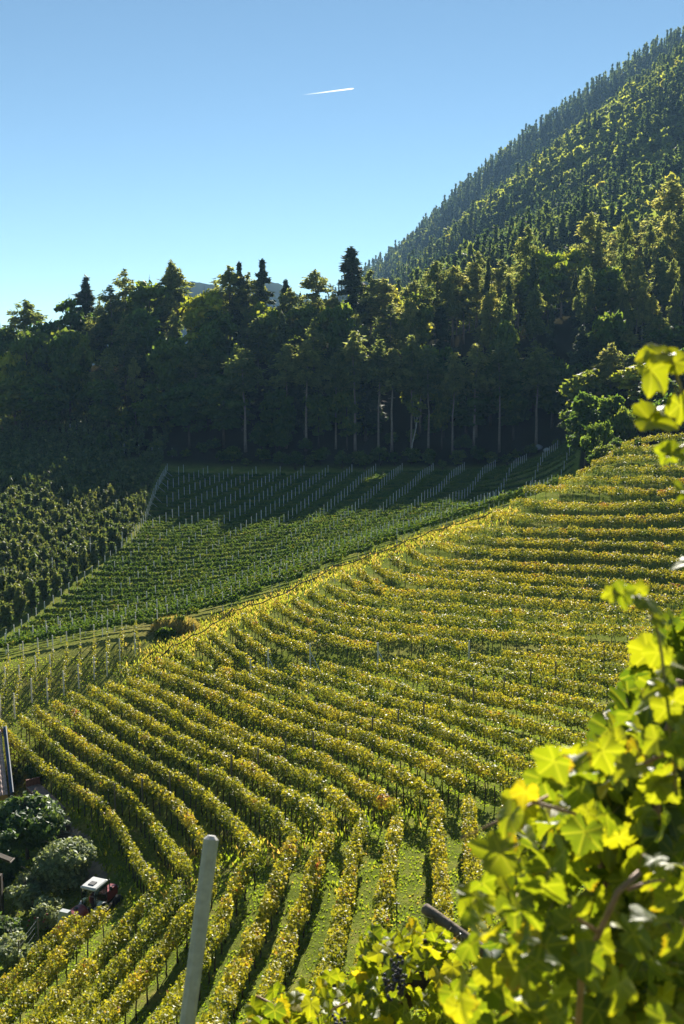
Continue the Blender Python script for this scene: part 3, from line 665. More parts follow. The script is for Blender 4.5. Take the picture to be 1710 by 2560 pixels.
add_kind('birch', 13, 2.4, quad_mesh('birch_crown', Q, t, M['broad']), mb.mesh('birch_trunk', M['birch'], True))
for i in range(3):
    r = np.random.default_rng(50 + i); Q, t = g_broad(r, 4.5, 2.9, .0, 22, 95, .26)
    mb = MB()
    for k in range(6): a = r.uniform(0, 6.28); tube_pts(mb, (0, 0, -.2), (math.cos(a) * 1.5, math.sin(a) * 1.5, 3), .06, .02, 5, .1)
    add_kind('bush', 4.5, 2.9, quad_mesh('bush_foliage', Q, t, M['broad']), mb.mesh('bush_stems', M['bark'], True))
KIND = {'spruce': ('spruce', 'dark spruce'), 'larch': ('larch', 'grey-green feathery larch'), 'broad': ('broadleaf_tree', 'dense green broadleaf tree'), 'yellow': ('broadleaf_tree', 'bright yellow-green broadleaf tree'),
        'tall_larch': ('larch', 'bare-stemmed larch'), 'birch': ('birch', 'slender birch with a pale forked trunk'), 'bush': ('bush', 'dark leafy bush')}
tree_list = []
def put_tree(kind, X, Ytop, D, w=None, layer='in the forest', Hforce=None, wx=None):
    if wx is not None: x, y = wx; z = float(hz(x, y)); ztop = z + Hforce
    else:
        p = at(X, Ytop, D); x, y, ztop = p; z = float(hz(x, y))
    Hh = ztop - z
    if Hh < 2: return
    k = TREES[kind]; H, Rm, me, tm = k[int(rng.integers(len(k)))]
    sz_ = Hh / H; sx = sz_ * rng.uniform(.7, .95) if w is None else (w / 2 / F * D) / Rm
    sx = min(max(sx, sz_ * .5), sz_ * 1.7)
    tree_list.append((kind, x, y, z, sx, sz_, me, tm, layer))
SK = 1.0906
FT = [ # full-view px: x, y top, depth, kind, width
 (130,742,247,'broad',190),(60,690,280,'larch',110),(0,732,275,'broad',150),(195,638,262,'spruce',125),(252,655,268,'larch',95),(292,722,249,'larch',115),(95,720,285,'broad',120),(25,790,255,'yellow',90),
 (440,752,247,'yellow',120),(480,745,247,'broad',110),(405,770,250,'broad',120),(590,730,247,'larch',92),(400,615,290,'larch',130),(392,598,300,'larch',60),(340,628,288,'broad',130),(285,618,295,'larch',90),(160,668,290,'broad',120),
 (548,596,300,'spruce',60),(601,590,296,'spruce',75),(525,612,288,'larch',110),(570,625,285,'larch',90),(470,650,295,'yellow',110),(665,662,262,'larch',95),(655,638,310,'spruce',60),(722,620,285,'larch',90),(765,676,258,'larch',100),
 (805,563,264,'spruce',120),(700,690,275,'broad',100),(620,700,275,'broad',120),(500,700,275,'broad',110),(850,620,300,'larch',90),(895,698,250,'larch',120),(880,640,290,'larch',90),(950,645,266,'larch',105),(1000,600,305,'larch',80),(1040,612,288,'larch',90),
 (1065,650,264,'larch',110),(1095,580,310,'larch',80),(1150,598,290,'larch',95),(1160,690,254,'larch',130),(1225,612,276,'yellow',90),(1190,650,285,'larch',80),(1210,520,318,'larch',80),(1290,600,285,'larch',85),(1250,560,330,'yellow',110),(1355,488,298,'larch',85),
 (1370,505,300,'spruce',60),(1465,540,276,'larch',120),(1430,518,312,'larch',80),(1540,415,325,'larch',110),(1530,600,268,'spruce',110),(1560,470,300,'spruce',80),(1320,560,315,'yellow',100),(1400,600,285,'broad',110),(1500,640,265,'spruce',90),
 (985,778,246,'yellow',60),(1015,830,244,'broad',50),(1070,850,247,'broad',140),(1330,815,240,'broad',110),(1395,795,236,'broad',110),(1270,820,246,'broad',120),(1180,840,247,'broad',120),(1440,820,240,'broad',110),(1490,790,245,'broad',130),(1540,740,245,'broad',120),
 (430,860,243,'broad',120),(510,850,243,'broad',130),(350,870,245,'broad',100),(640,880,243,'broad',90),(730,890,243,'broad',80),(795,880,243,'broad',90),(100,850,246,'broad',120),(30,850,248,'broad',110),(230,860,247,'broad',110),
 (815,790,246,'larch',60),(860,760,250,'larch',70),(1010,700,256,'spruce',90),(1110,740,250,'larch',90),(540,760,258,'spruce',90),(730,760,256,'spruce',80),(640,770,256,'spruce',80),(350,720,262,'spruce',90),(90,780,262,'spruce',80),(1250,720,262,'spruce',100),(1330,690,266,'spruce',90),(1420,680,262,'spruce',100)]
for x, y, D, k, w in FT:
    if y < 790: D = float(np.interp(y, [560, 640, 700, 790], [290, 282, 271, 257])) + rng.uniform(-4, 4) + max(0, x - 1000) / 568 * 45
    put_tree(k, x * SK, y * SK, D, w * SK, 'front')
for x, y in [(560, 800), (655, 790), (770, 810), (815, 760), (868, 780), (900, 800), (945, 770), (985, 800), (1040, 810), (1150, 780), (1235, 800), (700, 780), (1090, 790)]:
    put_tree('tall_larch', x * SK, y * SK, rng.uniform(239.5, 242.5), rng.uniform(80, 115), 'front')
fx = np.linspace(-60, 1500, 30)
for x in fx: put_tree(rng.choice(['larch', 'broad', 'larch', 'spruce', 'broad']), x + rng.uniform(-18, 18), rng.uniform(780, 930), rng.uniform(246, 255) + (6 if x < 420 else 0), rng.uniform(75, 120), 'front')
put_tree('birch', 942 * SK, 885 * SK, 239, 50 * SK, 'front')
skx = [0, 100, 190, 290, 400, 520, 620, 720, 820, 900, 1000, 1150, 1300, 1568, 1800]; sky_ = [740, 706, 672, 655, 640, 640, 672, 660, 650, 640, 610, 580, 530, 440, 380]
pts = [(t[1], t[2]) for t in tree_list]; tries = 0; nf = 0
while nf < 125 and tries < 9000:
    tries += 1; y = (rng.uniform(252, 292) if rng.uniform() < .7 else rng.uniform(292, 350)) if rng.uniform() < .9 else rng.uniform(345, 400); x = rng.uniform(-.42, .44) * y
    if min((x - a) ** 2 + (y - b) ** 2 for a, b in pts) < 5.2 ** 2: continue
    X, Y, D = project(np.array([x, y, float(hz(x, y))]))
    if not -80 < X < 1790: continue
    k = rng.choice(['larch', 'larch', 'broad', 'larch', 'yellow', 'broad', 'larch']); Hh = rng.uniform(20, 31) if k in ('larch', 'spruce') else rng.uniform(13, 20)
    ylim = np.interp(X / SK, skx, sky_) * SK + (rng.uniform(25, 110) if y < 276 else rng.uniform(3, 60))
    ztop = float(hz(x, y)) + Hh; Yt = project(np.array([x, y, ztop]))[1]
    if Yt < ylim or (y < 335): Hh -= (ylim - Yt) / F * D; Hh = min(Hh, 36)
    Hh = min(Hh, max(7 + .6 * (y - 247) + rng.uniform(-9, 3) - float(hz(x, y)), 15 if X > 1000 else 0) + rng.uniform(0, 6) * (X > 1000))
    if Hh < 8: continue
    if X > 1050 and k in ('broad', 'yellow') and Hh > 15: k = rng.choice(['larch', 'larch', 'spruce'])
    put_tree(k, 0, 0, 0, None, 'back', Hh, (x, y)); pts.append((x, y)); nf += 1
for X_, Y_, D_ in [(x, y, d) for d, ys in ((215, (850, 930)), (240, (740, 860)), (275, (640, 760))) for x, y in zip(np.linspace(1470, 1760, 6) + rng.uniform(-20, 20, 6), rng.uniform(ys[0], ys[1], 6))]: put_tree(rng.choice(['larch', 'broad', 'spruce', 'larch', 'broad']), X_, Y_, D_, rng.uniform(90, 150), 'front')
print('filler trees', nf, tries)
for x in np.arange(-70, 80, 5.5):
    xx = x + rng.uniform(-1.3, 1.3); yy = rng.uniform(239, 262)
    if xx < -33: yy += 7
    put_tree('bush', 0, 0, 0, None, 'edge', rng.uniform(3.5, 8.5), (xx, yy))
for x in np.arange(-62, 74, 3.6):
    xx = x + rng.uniform(-1.2, 1.2); yy = 234 + .02 * abs(x) + rng.uniform(-1.5, 3.5)
    if xx < -33: yy += 6
    put_tree('bush', 0, 0, 0, None, 'edge', rng.uniform(2.2, 4.8), (xx, yy))
for X, Y, D, k, w in [(1470,965,185,'broad',120),(1530,975,178,'broad',110),(1650,930,186,'broad',130),(1560,1010,172,'bush',90),(1620,1000,175,'bush',100),(1500,1040,166,'bush',80),(1680,985,172,'bush',110),(1600,900,200,'yellow',130),(1440,1000,205,'broad',90),(1720,860,205,'broad',150)]:
    put_tree(k, X, Y, D, w, 'knoll')
for X, Y, D, w in [(1512,1108,151,70),(1545,1092,154,60),(1487,1130,150,45)]: put_tree('bush', X, Y, D, w, 'top')
LAY = {'front': ('in the front line of the dark forest', 'trees along the front of the forest'), 'back': ('deeper in the forest behind the front line', 'trees deeper in the forest'), 'edge': ('in the shade along the foot of the forest', 'bushes along the forest foot'),
       'knoll': ('behind the top of the vineyard hill', 'trees behind the vineyard hill'), 'top': ('at the upper end of the terrace rows', 'bushes beside the hilltop vines')}
cnt = {}
for (kind, x, y, z, sx, sz_, me, tm, lay) in sorted(tree_list, key=lambda t: t[1] / t[2]):
    nm, ds = KIND[kind]; key = (kind, lay); cnt[key] = cnt.get(key, 0) + 1
    t = thing(nm, f'{ds} {LAY[lay][0]}, {nth(cnt[key])} from the left', 'bush' if kind == 'bush' else 'tree', (x, y, z), rng.uniform(0, 6.28), LAY[lay][1], (sx, sx, sz_))
    if kind == 'birch': t['label'] = 'slender pale-trunked birch with a fork standing at the dark forest foot'; t.rotation_euler = (0, .12, .2)
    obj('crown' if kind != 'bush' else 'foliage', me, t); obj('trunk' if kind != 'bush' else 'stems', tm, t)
# ------------------------------------------------------------------ mountain forest, one mass
TM = []
for i in range(3):
    r = np.random.default_rng(60 + i); TM.append((g_conifer(r, 17, 3.0, .06, 24, 4, 2.0, .3, .2), 0))
for i in range(4):
    r = np.random.default_rng(70 + i); TM.append((g_broad(r, 12.5, 4.6, .0, 11, 10, 1.9), 1))
gxs = []; yy = 352.
while yy < 1560:
    st = 5.2 + yy / 260.
    xs = np.arange(-60, yy * .40 + 60, st); xs = xs + rng.uniform(-.45, .45, len(xs)) * st; ys = yy + rng.uniform(-.45, .45, len(xs)) * st
    gxs.append(np.stack([xs, ys], -1)); yy += st
G = np.concatenate(gxs); gz_ = mz(G[:, 0], G[:, 1]); X, Y, D = project(np.c_[G, gz_])
gg = np.where(G[:, 1] < 420, hz(G[:, 0], np.minimum(G[:, 1], 419)), -999)
ok = (X > -40) & (X < 1790) & (Y > -60) & (gz_ > gg - 3)
rt = np.interp(X, [700, 900, 1120, 1310, 1500, 1710, 1900], [900, 660, 500, 320, 165, 45, -80]); ok &= Y > rt
G = G[ok]; gz_ = gz_[ok]; n = len(G); print('mountain trees', n)
pn = .5 + .35 * np.sin(G[:, 0] / 31 + 1.3 * np.sin(G[:, 1] / 47)) * np.cos(G[:, 1] / 58 + G[:, 0] / 90) + rng.normal(size=n) * .17
pn -= .35 * sstep(900, 1300, G[:, 1])
pick = np.where(pn < .42, rng.integers(0, 3, n), rng.integers(3, 7, n))
QQ, TT = [], []
for k in range(7):
    (Q, t), br = TM[k]; sel = np.where(pick == k)[0]; m = len(sel)
    if m == 0: continue
    a = rng.uniform(0, 6.28, m); s = rng.uniform(.65, 1.2, m); ca, sa = np.cos(a) * s, np.sin(a) * s
    q = Q[None]; o = np.empty((m,) + Q.shape, np.float32)
    e = (lambda v: v[:, None, None])
    o[..., 0] = e(ca) * q[..., 0] - e(sa) * q[..., 1] + e(G[sel, 0]); o[..., 1] = e(sa) * q[..., 0] + e(ca) * q[..., 1] + e(G[sel, 1])
    o[..., 2] = q[..., 2] * e(s * rng.uniform(.85, 1.2, m)) + e(gz_[sel]) - .5
    base = (.16 + .12 * rng.normal(size=m)) if br == 0 else (.52 + .16 * rng.normal(size=m) + .25 * (pn[sel] - .5))
    base = np.minimum(base, .86)
    QQ.append(o.reshape(-1, 4, 3)); TT.append(np.clip(base[:, None] + (t[None] - .5) * .2, 0, .92).ravel())
o = obj('mountain_forest', quad_mesh('mountain_forest', np.concatenate(QQ), np.concatenate(TT), M['mforest']))
tag(o, 'mixed conifer and yellowing broadleaf forest covering the mountain flank', 'forest', kind='stuff')
# ------------------------------------------------------------------ orchard
AP = []
for i in range(4):
    r = np.random.default_rng(80 + i); cc, nn = [], []
    for k in range(16):
        az = r.uniform(0, 6.28); h0 = r.uniform(.5, 2.1); lb = r.uniform(.25, .85) * (1.15 - h0 / 3.2); m = 26; t = r.uniform(0, 1, m); hs = r.uniform(.6, 1.25)
        c = np.stack([np.cos(az) * lb * t ** .6, np.sin(az) * lb * t ** .6, h0 + hs * t ** 1.4], -1) + r.normal(size=(m, 3)) * .10; cc.append(c); nn.append(r.normal(size=(m, 3)) + np.array([np.cos(az), np.sin(az), .3]) * .7)
    c = np.concatenate(cc); n = len(c)
    Q = leaf_quads(c, np.concatenate(nn), .25 * r.uniform(.6, 1.3, n), r, .6)
    AP.append((quad_mesh('apple_foliage', Q, np.clip(.25 + .15 * c[:, 2] + r.normal(size=n) * .18, 0, 1), M['orchard']), MB().tube([(0, 0, -.1), (.04, 0, 1.2), (0, .04, 2.6)], [.06, .045, .02], 6).mesh('apple_trunk', M['bark'], True), Q[::6]))
RB = np.array([hit(x, y)[0][:2] for x, y in [(15, 1606), (85, 1552), (163, 1495), (232, 1440), (288, 1402), (330, 1372), (358, 1325), (382, 1265), (403, 1200), (418, 1150)]])
app = []; y = 113.; k = 0
while y < 259:
    k += 1; xr = np.interp(y, RB[:, 1], RB[:, 0]) - 1.5; i = 0; x = xr
    while x > -.36 * y - 3:
        yy = y + .10 * (xr - x) * .5 + rng.uniform(-.2, .2); i += 1
        if y > 168 and abs(x + 52 - (y - 200) * .1) < 1.0: x -= 1.6; continue
        app.append((k, i, x, yy, float(hz(x, yy)))); x -= 1.35 + rng.uniform(-.15, .25)
    y += 3.6
print('apple trees', len(app))
rest = []
for q, (k, i, x, y, z) in enumerate(app):
    if q >= 296: rest.append((x, y, z)); continue
    f, tm, _ = AP[int(rng.integers(4))]; s = rng.uniform(.85, 1.25)
    t = thing('apple_tree', f'slender apple tree, {nth(k)} orchard row back, {nth(i)} from the field edge', 'apple tree', (x, y, z), rng.uniform(0, 6.28), 'apple trees in the orchard', (s, s, s * rng.uniform(.9, 1.25)))
    obj('foliage', f, t); obj('trunk', tm, t)
if rest:
    QQ = []
    for (x, y, z) in rest:
        Q = AP[int(rng.integers(4))][2]; a = rng.uniform(0, 6.28); s = rng.uniform(.85, 1.2); rot = np.array([[math.cos(a), -math.sin(a), 0], [math.sin(a), math.cos(a), 0], [0, 0, rng.uniform(.9, 1.2)]])
        cen = Q.mean(1, keepdims=True); Qb = cen + (Q - cen) * 1.75
        QQ.append((Qb @ rot.T) * s + np.array([x, y, z]))
    QQ = np.concatenate(QQ)
    tag(obj('orchard_rows', quad_mesh('orchard_rows', QQ, np.clip(.45 + .2 * rng.normal(size=len(QQ)), 0, 1), M['orchard'])), 'shaded apple trees of the orchard rows running back to the forest', 'apple trees', kind='stuff')
# orchard posts
for j, (X, Y) in enumerate([(40, 1290), (130, 1395), (165, 1365), (170, 1250), (305, 1330), (290, 1250), (225, 1345), (70, 1350), (190, 1062), (175, 1060), (262, 1085), (310, 1110), (347, 1112), (380, 1118), (397, 1120), (430, 1120), (10, 1420)]):
    h_ = hit(X, Y, 3.6 if Y > 1150 else 2.3)
    p = obj('orchard_post', POST, None, h_[0], .2, (1, 1, 1.65 if Y > 1150 else 1.05)); tag(p, f'tall pale orchard post rising among the apple trees, {nth(j + 1)} of the scattered posts', 'orchard post', 'posts in the orchard')
# dry bush on the ridge
for X, Y, D, lab, mt, nq, Rm, Hh in [(438, 1572, 99.5, 'rounded mound of dry pale grasses beside the black hose on the ridge', 'weed', 5200, 2.4, 1.25), (415, 1600, 97.5, 'dark low bush at the foot of the dry grass mound', 'broad', 700, 1.0, .9)]:
    p = at(X, Y, D); z = float(hz(p[0], p[1])); r = np.random.default_rng(int(X)); a = r.uniform(0, 6.28, nq); f = r.uniform(0, 1, nq) ** .5
    c = np.stack([np.cos(a) * Rm * f, np.sin(a) * Rm * f * .7, Hh * np.sqrt(1 - f * f * .9) * r.uniform(.1, 1.0, nq)], -1)
    t = thing('dry_bush' if mt == 'weed' else 'bush', lab, 'bush', (p[0], p[1], z))
    wd_ = mt == 'weed'; Q = leaf_quads(c, r.normal(size=(nq, 3)) * np.array([1, 1, .3]) if wd_ else r.normal(size=(nq, 3)), (.34 if wd_ else .2) * r.uniform(.6, 1.4, nq), r, .10 if wd_ else .7, .18, (np.stack([np.cos(a) * .5, np.sin(a) * .5, np.ones(nq)], -1) + r.normal(size=(nq, 3)) * .25) if wd_ else None); obj('foliage', quad_mesh('bush_foliage', Q, np.clip(.5 + .22 * r.normal(size=nq), 0, 1), M[mt]), t)
    mb = MB()
    for k in range(7): q = r.uniform(0, 6.28); mb.tube([(0, 0, -.1), (math.cos(q) * Rm * .5, math.sin(q) * Rm * .4, Hh * .7)], [.03, .01], 5)
    obj('stems', mb.mesh('bush_stems', M['bark']), t)
# grey boulders at the forest foot
for j, (X, Y, s) in enumerate([(1325, 1120, 1.5), (1345, 1117, 2.0), (1368, 1121, 1.2)]):
    h_ = hit(X, Y, .5); r = np.random.default_rng(j); mb = MB(); mb.ball((0, 0, .2), s * .6, 10, 7); mb.v = [tuple(np.array(v) * (1 + .22 * np.sin(np.array(v) * 4 + j).sum() / 3) * np.array([1.3, 1, .7])) for v in mb.v]
    o = mb.build('boulder', solid('boulder_stone', (.32, .31, .30), .9, 0, 3, .3)); o.location = h_[0]; tag(o, f'pale grey boulder at the dark forest foot above the posts, {["leftmost", "biggest", "rightmost"][j]} of three', 'boulder', 'boulders at the forest foot')
# contrail
ctm, nt, out = newmat('contrail_ice'); L = nt.links
aa = nt.nodes.new('ShaderNodeAttribute'); aa.attribute_name = 'fade'; d1 = nt.nodes.new('ShaderNodeBsdfDiffuse'); d1.inputs[0].default_value = (.9, .9, .9, 1); d2 = nt.nodes.new('ShaderNodeBsdfTranslucent'); d2.inputs[0].default_value = (.95, .95, .95, 1)
m1 = nt.nodes.new('ShaderNodeMixShader'); m1.inputs[0].default_value = .6; L.new(d1.outputs[0], m1.inputs[1]); L.new(d2.outputs[0], m1.inputs[2])
tp = nt.nodes.new('ShaderNodeBsdfTransparent'); m2 = nt.nodes.new('ShaderNodeMixShader'); L.new(aa.outputs['Fac'], m2.inputs[0]); L.new(tp.outputs[0], m2.inputs[1]); L.new(m1.outputs[0], m2.inputs[2]); L.new(m2.outputs[0], out.inputs[0])
n = 24; mb = MB(); A = at(752, 238, 9000.); B_ = at(885, 221, 9000.); mb.tube([A + (B_ - A) * i / n for i in range(n + 1)], [3 + 4.5 * (i / n) ** .7 if i < n else 3 for i in range(n + 1)], 8)
o = mb.build('contrail', ctm, None, True); a_ = o.data.attributes.new('fade', 'FLOAT', 'POINT'); a_.data.foreach_set('value', np.array([min(.8, .8 * (i / n) ** 1.2) for i in range(n + 1) for _ in range(8)], np.float32))
tag(o, 'short white contrail crossing the clear blue sky', 'contrail')
# ------------------------------------------------------------------ farmyard
def gpt(X, Y, off=0.0): return Vector(hit(X, Y, off)[0])
def drape(name, pts2, mat, label, lift=.03):
    """flat patch from world polygon fan, resampled on the terrain"""
    P_ = np.array(pts2); x0, y0 = P_.min(0); x1, y1 = P_.max(0); st = .3
    xs = np.arange(x0, x1 + st, st); ys = np.arange(y0, y1 + st, st); A, B_ = np.meshgrid(xs, ys, indexing='ij')
    ins = inpoly(A, B_, [tuple(p) for p in P_]); Z = hz(A, B_) + .05 * np.sin(A * 1.7 + np.sin(B_ * 1.3)) * np.cos(B_ * 1.9 + np.sin(A * .9)) + lift
    V = np.stack([A, B_, Z], -1).reshape(-1, 3); ny_ = len(ys); f = []
    for i in range(len(xs) - 1):
        for j in range(ny_ - 1):
            if ins[i, j] and ins[i + 1, j] and ins[i, j + 1] and ins[i + 1, j + 1]: f += [i * ny_ + j, (i + 1) * ny_ + j, (i + 1) * ny_ + j + 1, i * ny_ + j + 1]
    return tag(obj(name, np_mesh(name, V, np.full(len(f) // 4, 4), f, mat, smooth=True)), label, name, kind='structure')
dustm = solid('trodden_gravel', (.30, .25, .20), .95, 0, 1.6, .35)
yard = [hit(x, y)[0][:2] for x, y in [(-60, 2000), (10, 1992), (60, 1986), (110, 1990), (160, 2015), (165, 2050), (120, 2070), (40, 2072), (-60, 2080)]]
drape('yard', yard, dustm, 'pale gravel farmyard beside the tiled shed', .05)
pc = np.array([hit(x, y)[0][:2] for x, y in [(130, 2045), (165, 2075), (195, 2105), (215, 2140), (232, 2180), (246, 2230), (250, 2290)]]); pc, _ = resample(pc, .5)
T = unit(np.gradient(pc, axis=0)); N_ = np.stack([-T[:, 1], T[:, 0]], -1); wv = (.75 + .2 * np.sin(np.arange(len(pc)) * .8))[:, None]
drape('path', np.concatenate([pc + N_ * wv, (pc - N_ * wv)[::-1]]), solid('farm_track', (.25, .20, .14), .95, 0, 1.1, .5), 'dusty farm track running from the yard to the tractor')
drape('track', np.array([hit(x, y)[0][:2] for x, y in [(330, 1392), (352, 1365), (380, 1340), (384, 1320), (372, 1318), (345, 1345), (322, 1375)]]), solid('field_track', (.16, .125, .09), .95, 0, 1.1, .3), 'short dirt track at the corner between orchard and lower field')
mt_tile = solid('clay_tile', (.46, .31, .25), .8, 0, 5, .35); m_blue = solid('blue_board', (.02, .055, .10), .5, 0, 4, .15); m_ochre = solid('ochre_plaster', (.45, .27, .08), .9, 0, 3, .15)
m_dark = solid('dark_timber', (.06, .045, .032), .9, 0, 6, .3); m_zinc = solid('zinc', (.30, .31, .32), .45, .8, 4, .15)
E = at(25, 1985, 70.5); ver = np.array([-2.4, 6.0, 2.6]); ax_ = -unit(np.array([4.5, 2.1, 0])); nrm = unit(np.cross(ver, -ax_)); nrm = nrm if nrm[2] > 0 else -nrm
hs_ = thing('tiled_shed', 'farm shed with a brown tiled roof edged by a dark blue board', 'shed', E - np.array([0, 0, 1.4]))
O_ = np.array(hs_.location); nu, nv_ = 130, 27; u = np.linspace(.15, 8, nu); V = []; f = []
for j in range(nv_):
    w_ = j / (nv_ - 1); st = ((j % 2) * .035)
    for i in range(nu): V.append(E - O_ + ax_ * u[i] + ver * w_ + nrm * (.03 * math.sin(u[i] * 2 * math.pi / .24) + st))
for j in range(nv_ - 1):
    for i in range(nu - 1): f.append([j * nu + i, j * nu + i + 1, (j + 1) * nu + i + 1, (j + 1) * nu + i])
mb = MB(); mb.add(V, f); obj('roof', mb.mesh('roof', mt_tile), hs_)
mb = MB(); mb.prism([E - O_ + nrm * .10, E - O_ + ver * 1.02 + nrm * .10, E - O_ + ver * 1.02 - nrm * .25, E - O_ - nrm * .25], -ax_ * .22); mb.build('verge_board', m_blue, hs_)
mb = MB(); mb.tube([E - O_ - ax_ * .22 + nrm * .11, E - O_ - ax_ * .22 + ver * 1.02 + nrm * .11], .05, 6); mb.build('verge_flashing', m_zinc, hs_)
e0 = E - O_; rg = e0 + ver
mb = MB(); bk = rg + np.array([-2.4, 6.0, -2.6]); mb.prism([e0 + ax_ * .25 - nrm * .12 + np.array([0, .3, 0]), rg + ax_ * .25 - nrm * .15, bk + ax_ * .25, bk + ax_ * .25 + np.array([0, 0, -3]), e0 + ax_ * .25 + np.array([-.1, .3, -3])], ax_ * 7.5); mb.build('wall', m_ochre, hs_)
mb = MB(); mb.prism([rg, bk + np.array([-.3, .6, -.4]), bk + np.array([-.3, .6, -.55]), rg - nrm * .15], ax_ * 8); mb.build('rear_roof', mt_tile, hs_)
E2 = at(25, 2152, 56.5); sh = thing('lean_to', 'dark timber lean-to with a grey gutter at the frame edge under the walnut tree', 'lean-to', E2 - np.array([0, 0, 3]))
mb = MB(); mb.prism([(0, 0, 3), (-5, .3, 4.9), (-5, .3, 4.75), (0, 0, 2.85)], (.06, .35, 0)); mb.build('roof', m_dark, sh)
MB().tube([(.03, -.1, 2.93), (.10, .42, 2.93)], .05, 8).build('gutter', M['oldpost'], sh); MB().tube([(.0, -.05, 2.98), (-5, .25, 4.9)], .05, 6).build('verge_flashing', m_dark, sh)
MB().box((-3.2, .5, .2), (5, .3, 3.4)).build('wall', m_dark, sh)
# flatbed trailer
cs = [gpt(80, 1988, .95), gpt(116, 1973, .95), gpt(151, 2002, .95), gpt(108, 2013, .95)]
zc = sum((c.z for c in cs)) / 4 + .95; o3 = (cs[0] + cs[1] + cs[2] + cs[3]) / 4
tl = thing('flatbed_trailer', 'small rusty brown flatbed trailer parked on the gravel yard', 'trailer', (o3.x, o3.y, zc - .95)); q = [Vector((c.x - o3.x, c.y - o3.y, .95)) for c in cs]
ex = ((q[1] - q[0]) + (q[2] - q[3])).normalized(); ey = ((q[3] - q[0]) + (q[2] - q[1])); ly = ey.length / 2; ey.normalize(); lx = (q[1] - q[0]).length / 2
ex = (ex - ey * ex.dot(ey)).normalized(); rust = solid('rusty_red_steel', (.17, .065, .04), .8, .1, 6, .4); mbed = solid('worn_planks', (.20, .14, .11), .9, 0, 5, .4)
def tq(a, b, z): return ex * (a * lx) + ey * (b * ly) + Vector((0, 0, z))
MB().prism([tq(-1, -1, .92), tq(1, -1, .92), tq(1, 1, .92), tq(-1, 1, .92)], (0, 0, .07)).build('bed', mbed, tl)
mb = MB()
for a in (-1, 1): mb.prism([tq(a, -1, .80), tq(a * .94, -1, .80), tq(a * .94, 1, .80), tq(a, 1, .80)], (0, 0, .117))
mb.build('side_rails', rust, tl)
MB().prism([tq(-1, -1.03, .85), tq(1, -1.03, .85), tq(1, -.98, .85), tq(-1, -.98, .85)], (0, 0, .62)).build('headboard', rust, tl)
for a in (-1, 1):
    w_ = MB().lathe(tq(a * .88, -.62, .42) - ex * .11, ex, [(.2, 0), (.40, .01), (.42, .06), (.42, .16), (.40, .21), (.2, .22)], 20).build('wheel', solid('tyre_rubber', (.02, .02, .021), .85, 0, 6, .2), tl)
    MB().lathe(tq(a * .88, -.62, .42) - ex * .125, ex, [(.03, 0), (.24, .0), (.24, .25), (.03, .25)], 18).build('rim', solid('red_rim', (.35, .05, .03), .6, 0, 6, .2), w_)
MB().tube([tq(0, 1, .85), tq(0, 1.35, .6)], .05, 6).build('drawbar', rust, tl)
# tractor and sprayer
tp_ = Vector(hit(235, 2196, 2.35)[0]); sp_ = Vector(hit(207, 2236, 1.75)[0]); hd = Vector((.36, .93, 0)).normalized(); sp_ = tp_ - hd * 2.2; hang = math.atan2(hd.y, hd.x)
red = solid('tractor_red', (.22, .035, .03), .35, 0, 4, .12, .5); m_roof = solid('cab_roof_grey', (.42, .43, .42), .5, 0, 3, .12); blk = solid('black_steel', (.025, .025, .027), .6, 0, 5, .2); tyre = solid('tractor_tyre', (.022, .021, .02), .9, 0, 6, .3); sil = solid('pale_rim', (.40, .38, .35), .6, .2, 5, .2)
gl, nt, out = newmat('cab_glass'); L = nt.links; a1 = nt.nodes.new('ShaderNodeBsdfTransparent'); a1.inputs[0].default_value = (.55, .62, .62, 1); a2 = nt.nodes.new('ShaderNodeBsdfGlossy'); a2.inputs['Roughness'].default_value = .05; a3 = nt.nodes.new('ShaderNodeMixShader'); a3.inputs[0].default_value = .12
L.new(a1.outputs[0], a3.inputs[1]); L.new(a2.outputs[0], a3.inputs[2]); L.new(a3.outputs[0], out.inputs[0])
tr_ = thing('tractor', 'narrow red vineyard tractor with a pale grey cab roof on the track below the vines', 'tractor', tp_, hang, None, .9)
MB().box((1.35, 0, .95), (1.5, .62, .62), None, .08, (.92, .85)).build('bonnet', red, tr_)
MB().box((.4, 0, .62), (2.6, .5, .35), None, .04).build('chassis', blk, tr_)
MB().box((0, 0, 2.27), (1.42, 1.16, .16), None, .06, (.9, .9)).build('roof', m_roof, tr_)
MB().box((-.15, 0, 2.375), (.42, .40, .05), None, .015).build('roof_hatch', blk, tr_)
mb = MB()
for sx in (-.62, .58):
    for sy in (-.5, .5): mb.tube([(sx * .96, sy, .95), (sx, sy * .98, 2.22)], .035, 6)
for sy in (-.5, .5): mb.tube([(-.6, sy, 1.0), (.56, sy, 1.0)], .035, 6)
mb.tube([(-.6, -.5, 1.0), (-.6, .5, 1.0)], .035, 6); mb.build('cab_frame', blk, tr_)
for nm, c, d in [('rear_window', (-.605, 0, 1.6), (.012, .92, 1.12)), ('windscreen', (.575, 0, 1.62), (.012, .92, 1.1)), ('side_window', (-.02, .497, 1.6), (1.08, .012, 1.12)), ('side_window', (-.02, -.497, 1.6), (1.08, .012, 1.12))]: MB().box(c, d).build(nm, gl, tr_)
MB().box((-.15, 0, 1.05), (.5, .5, .14), None, .03).box((-.38, 0, 1.35), (.10, .48, .55), None, .03).build('seat', blk, tr_)
MB().box((-.02, 0, .84), (1.15, .96, .18), None, .03).build('cab_floor', blk, tr_)
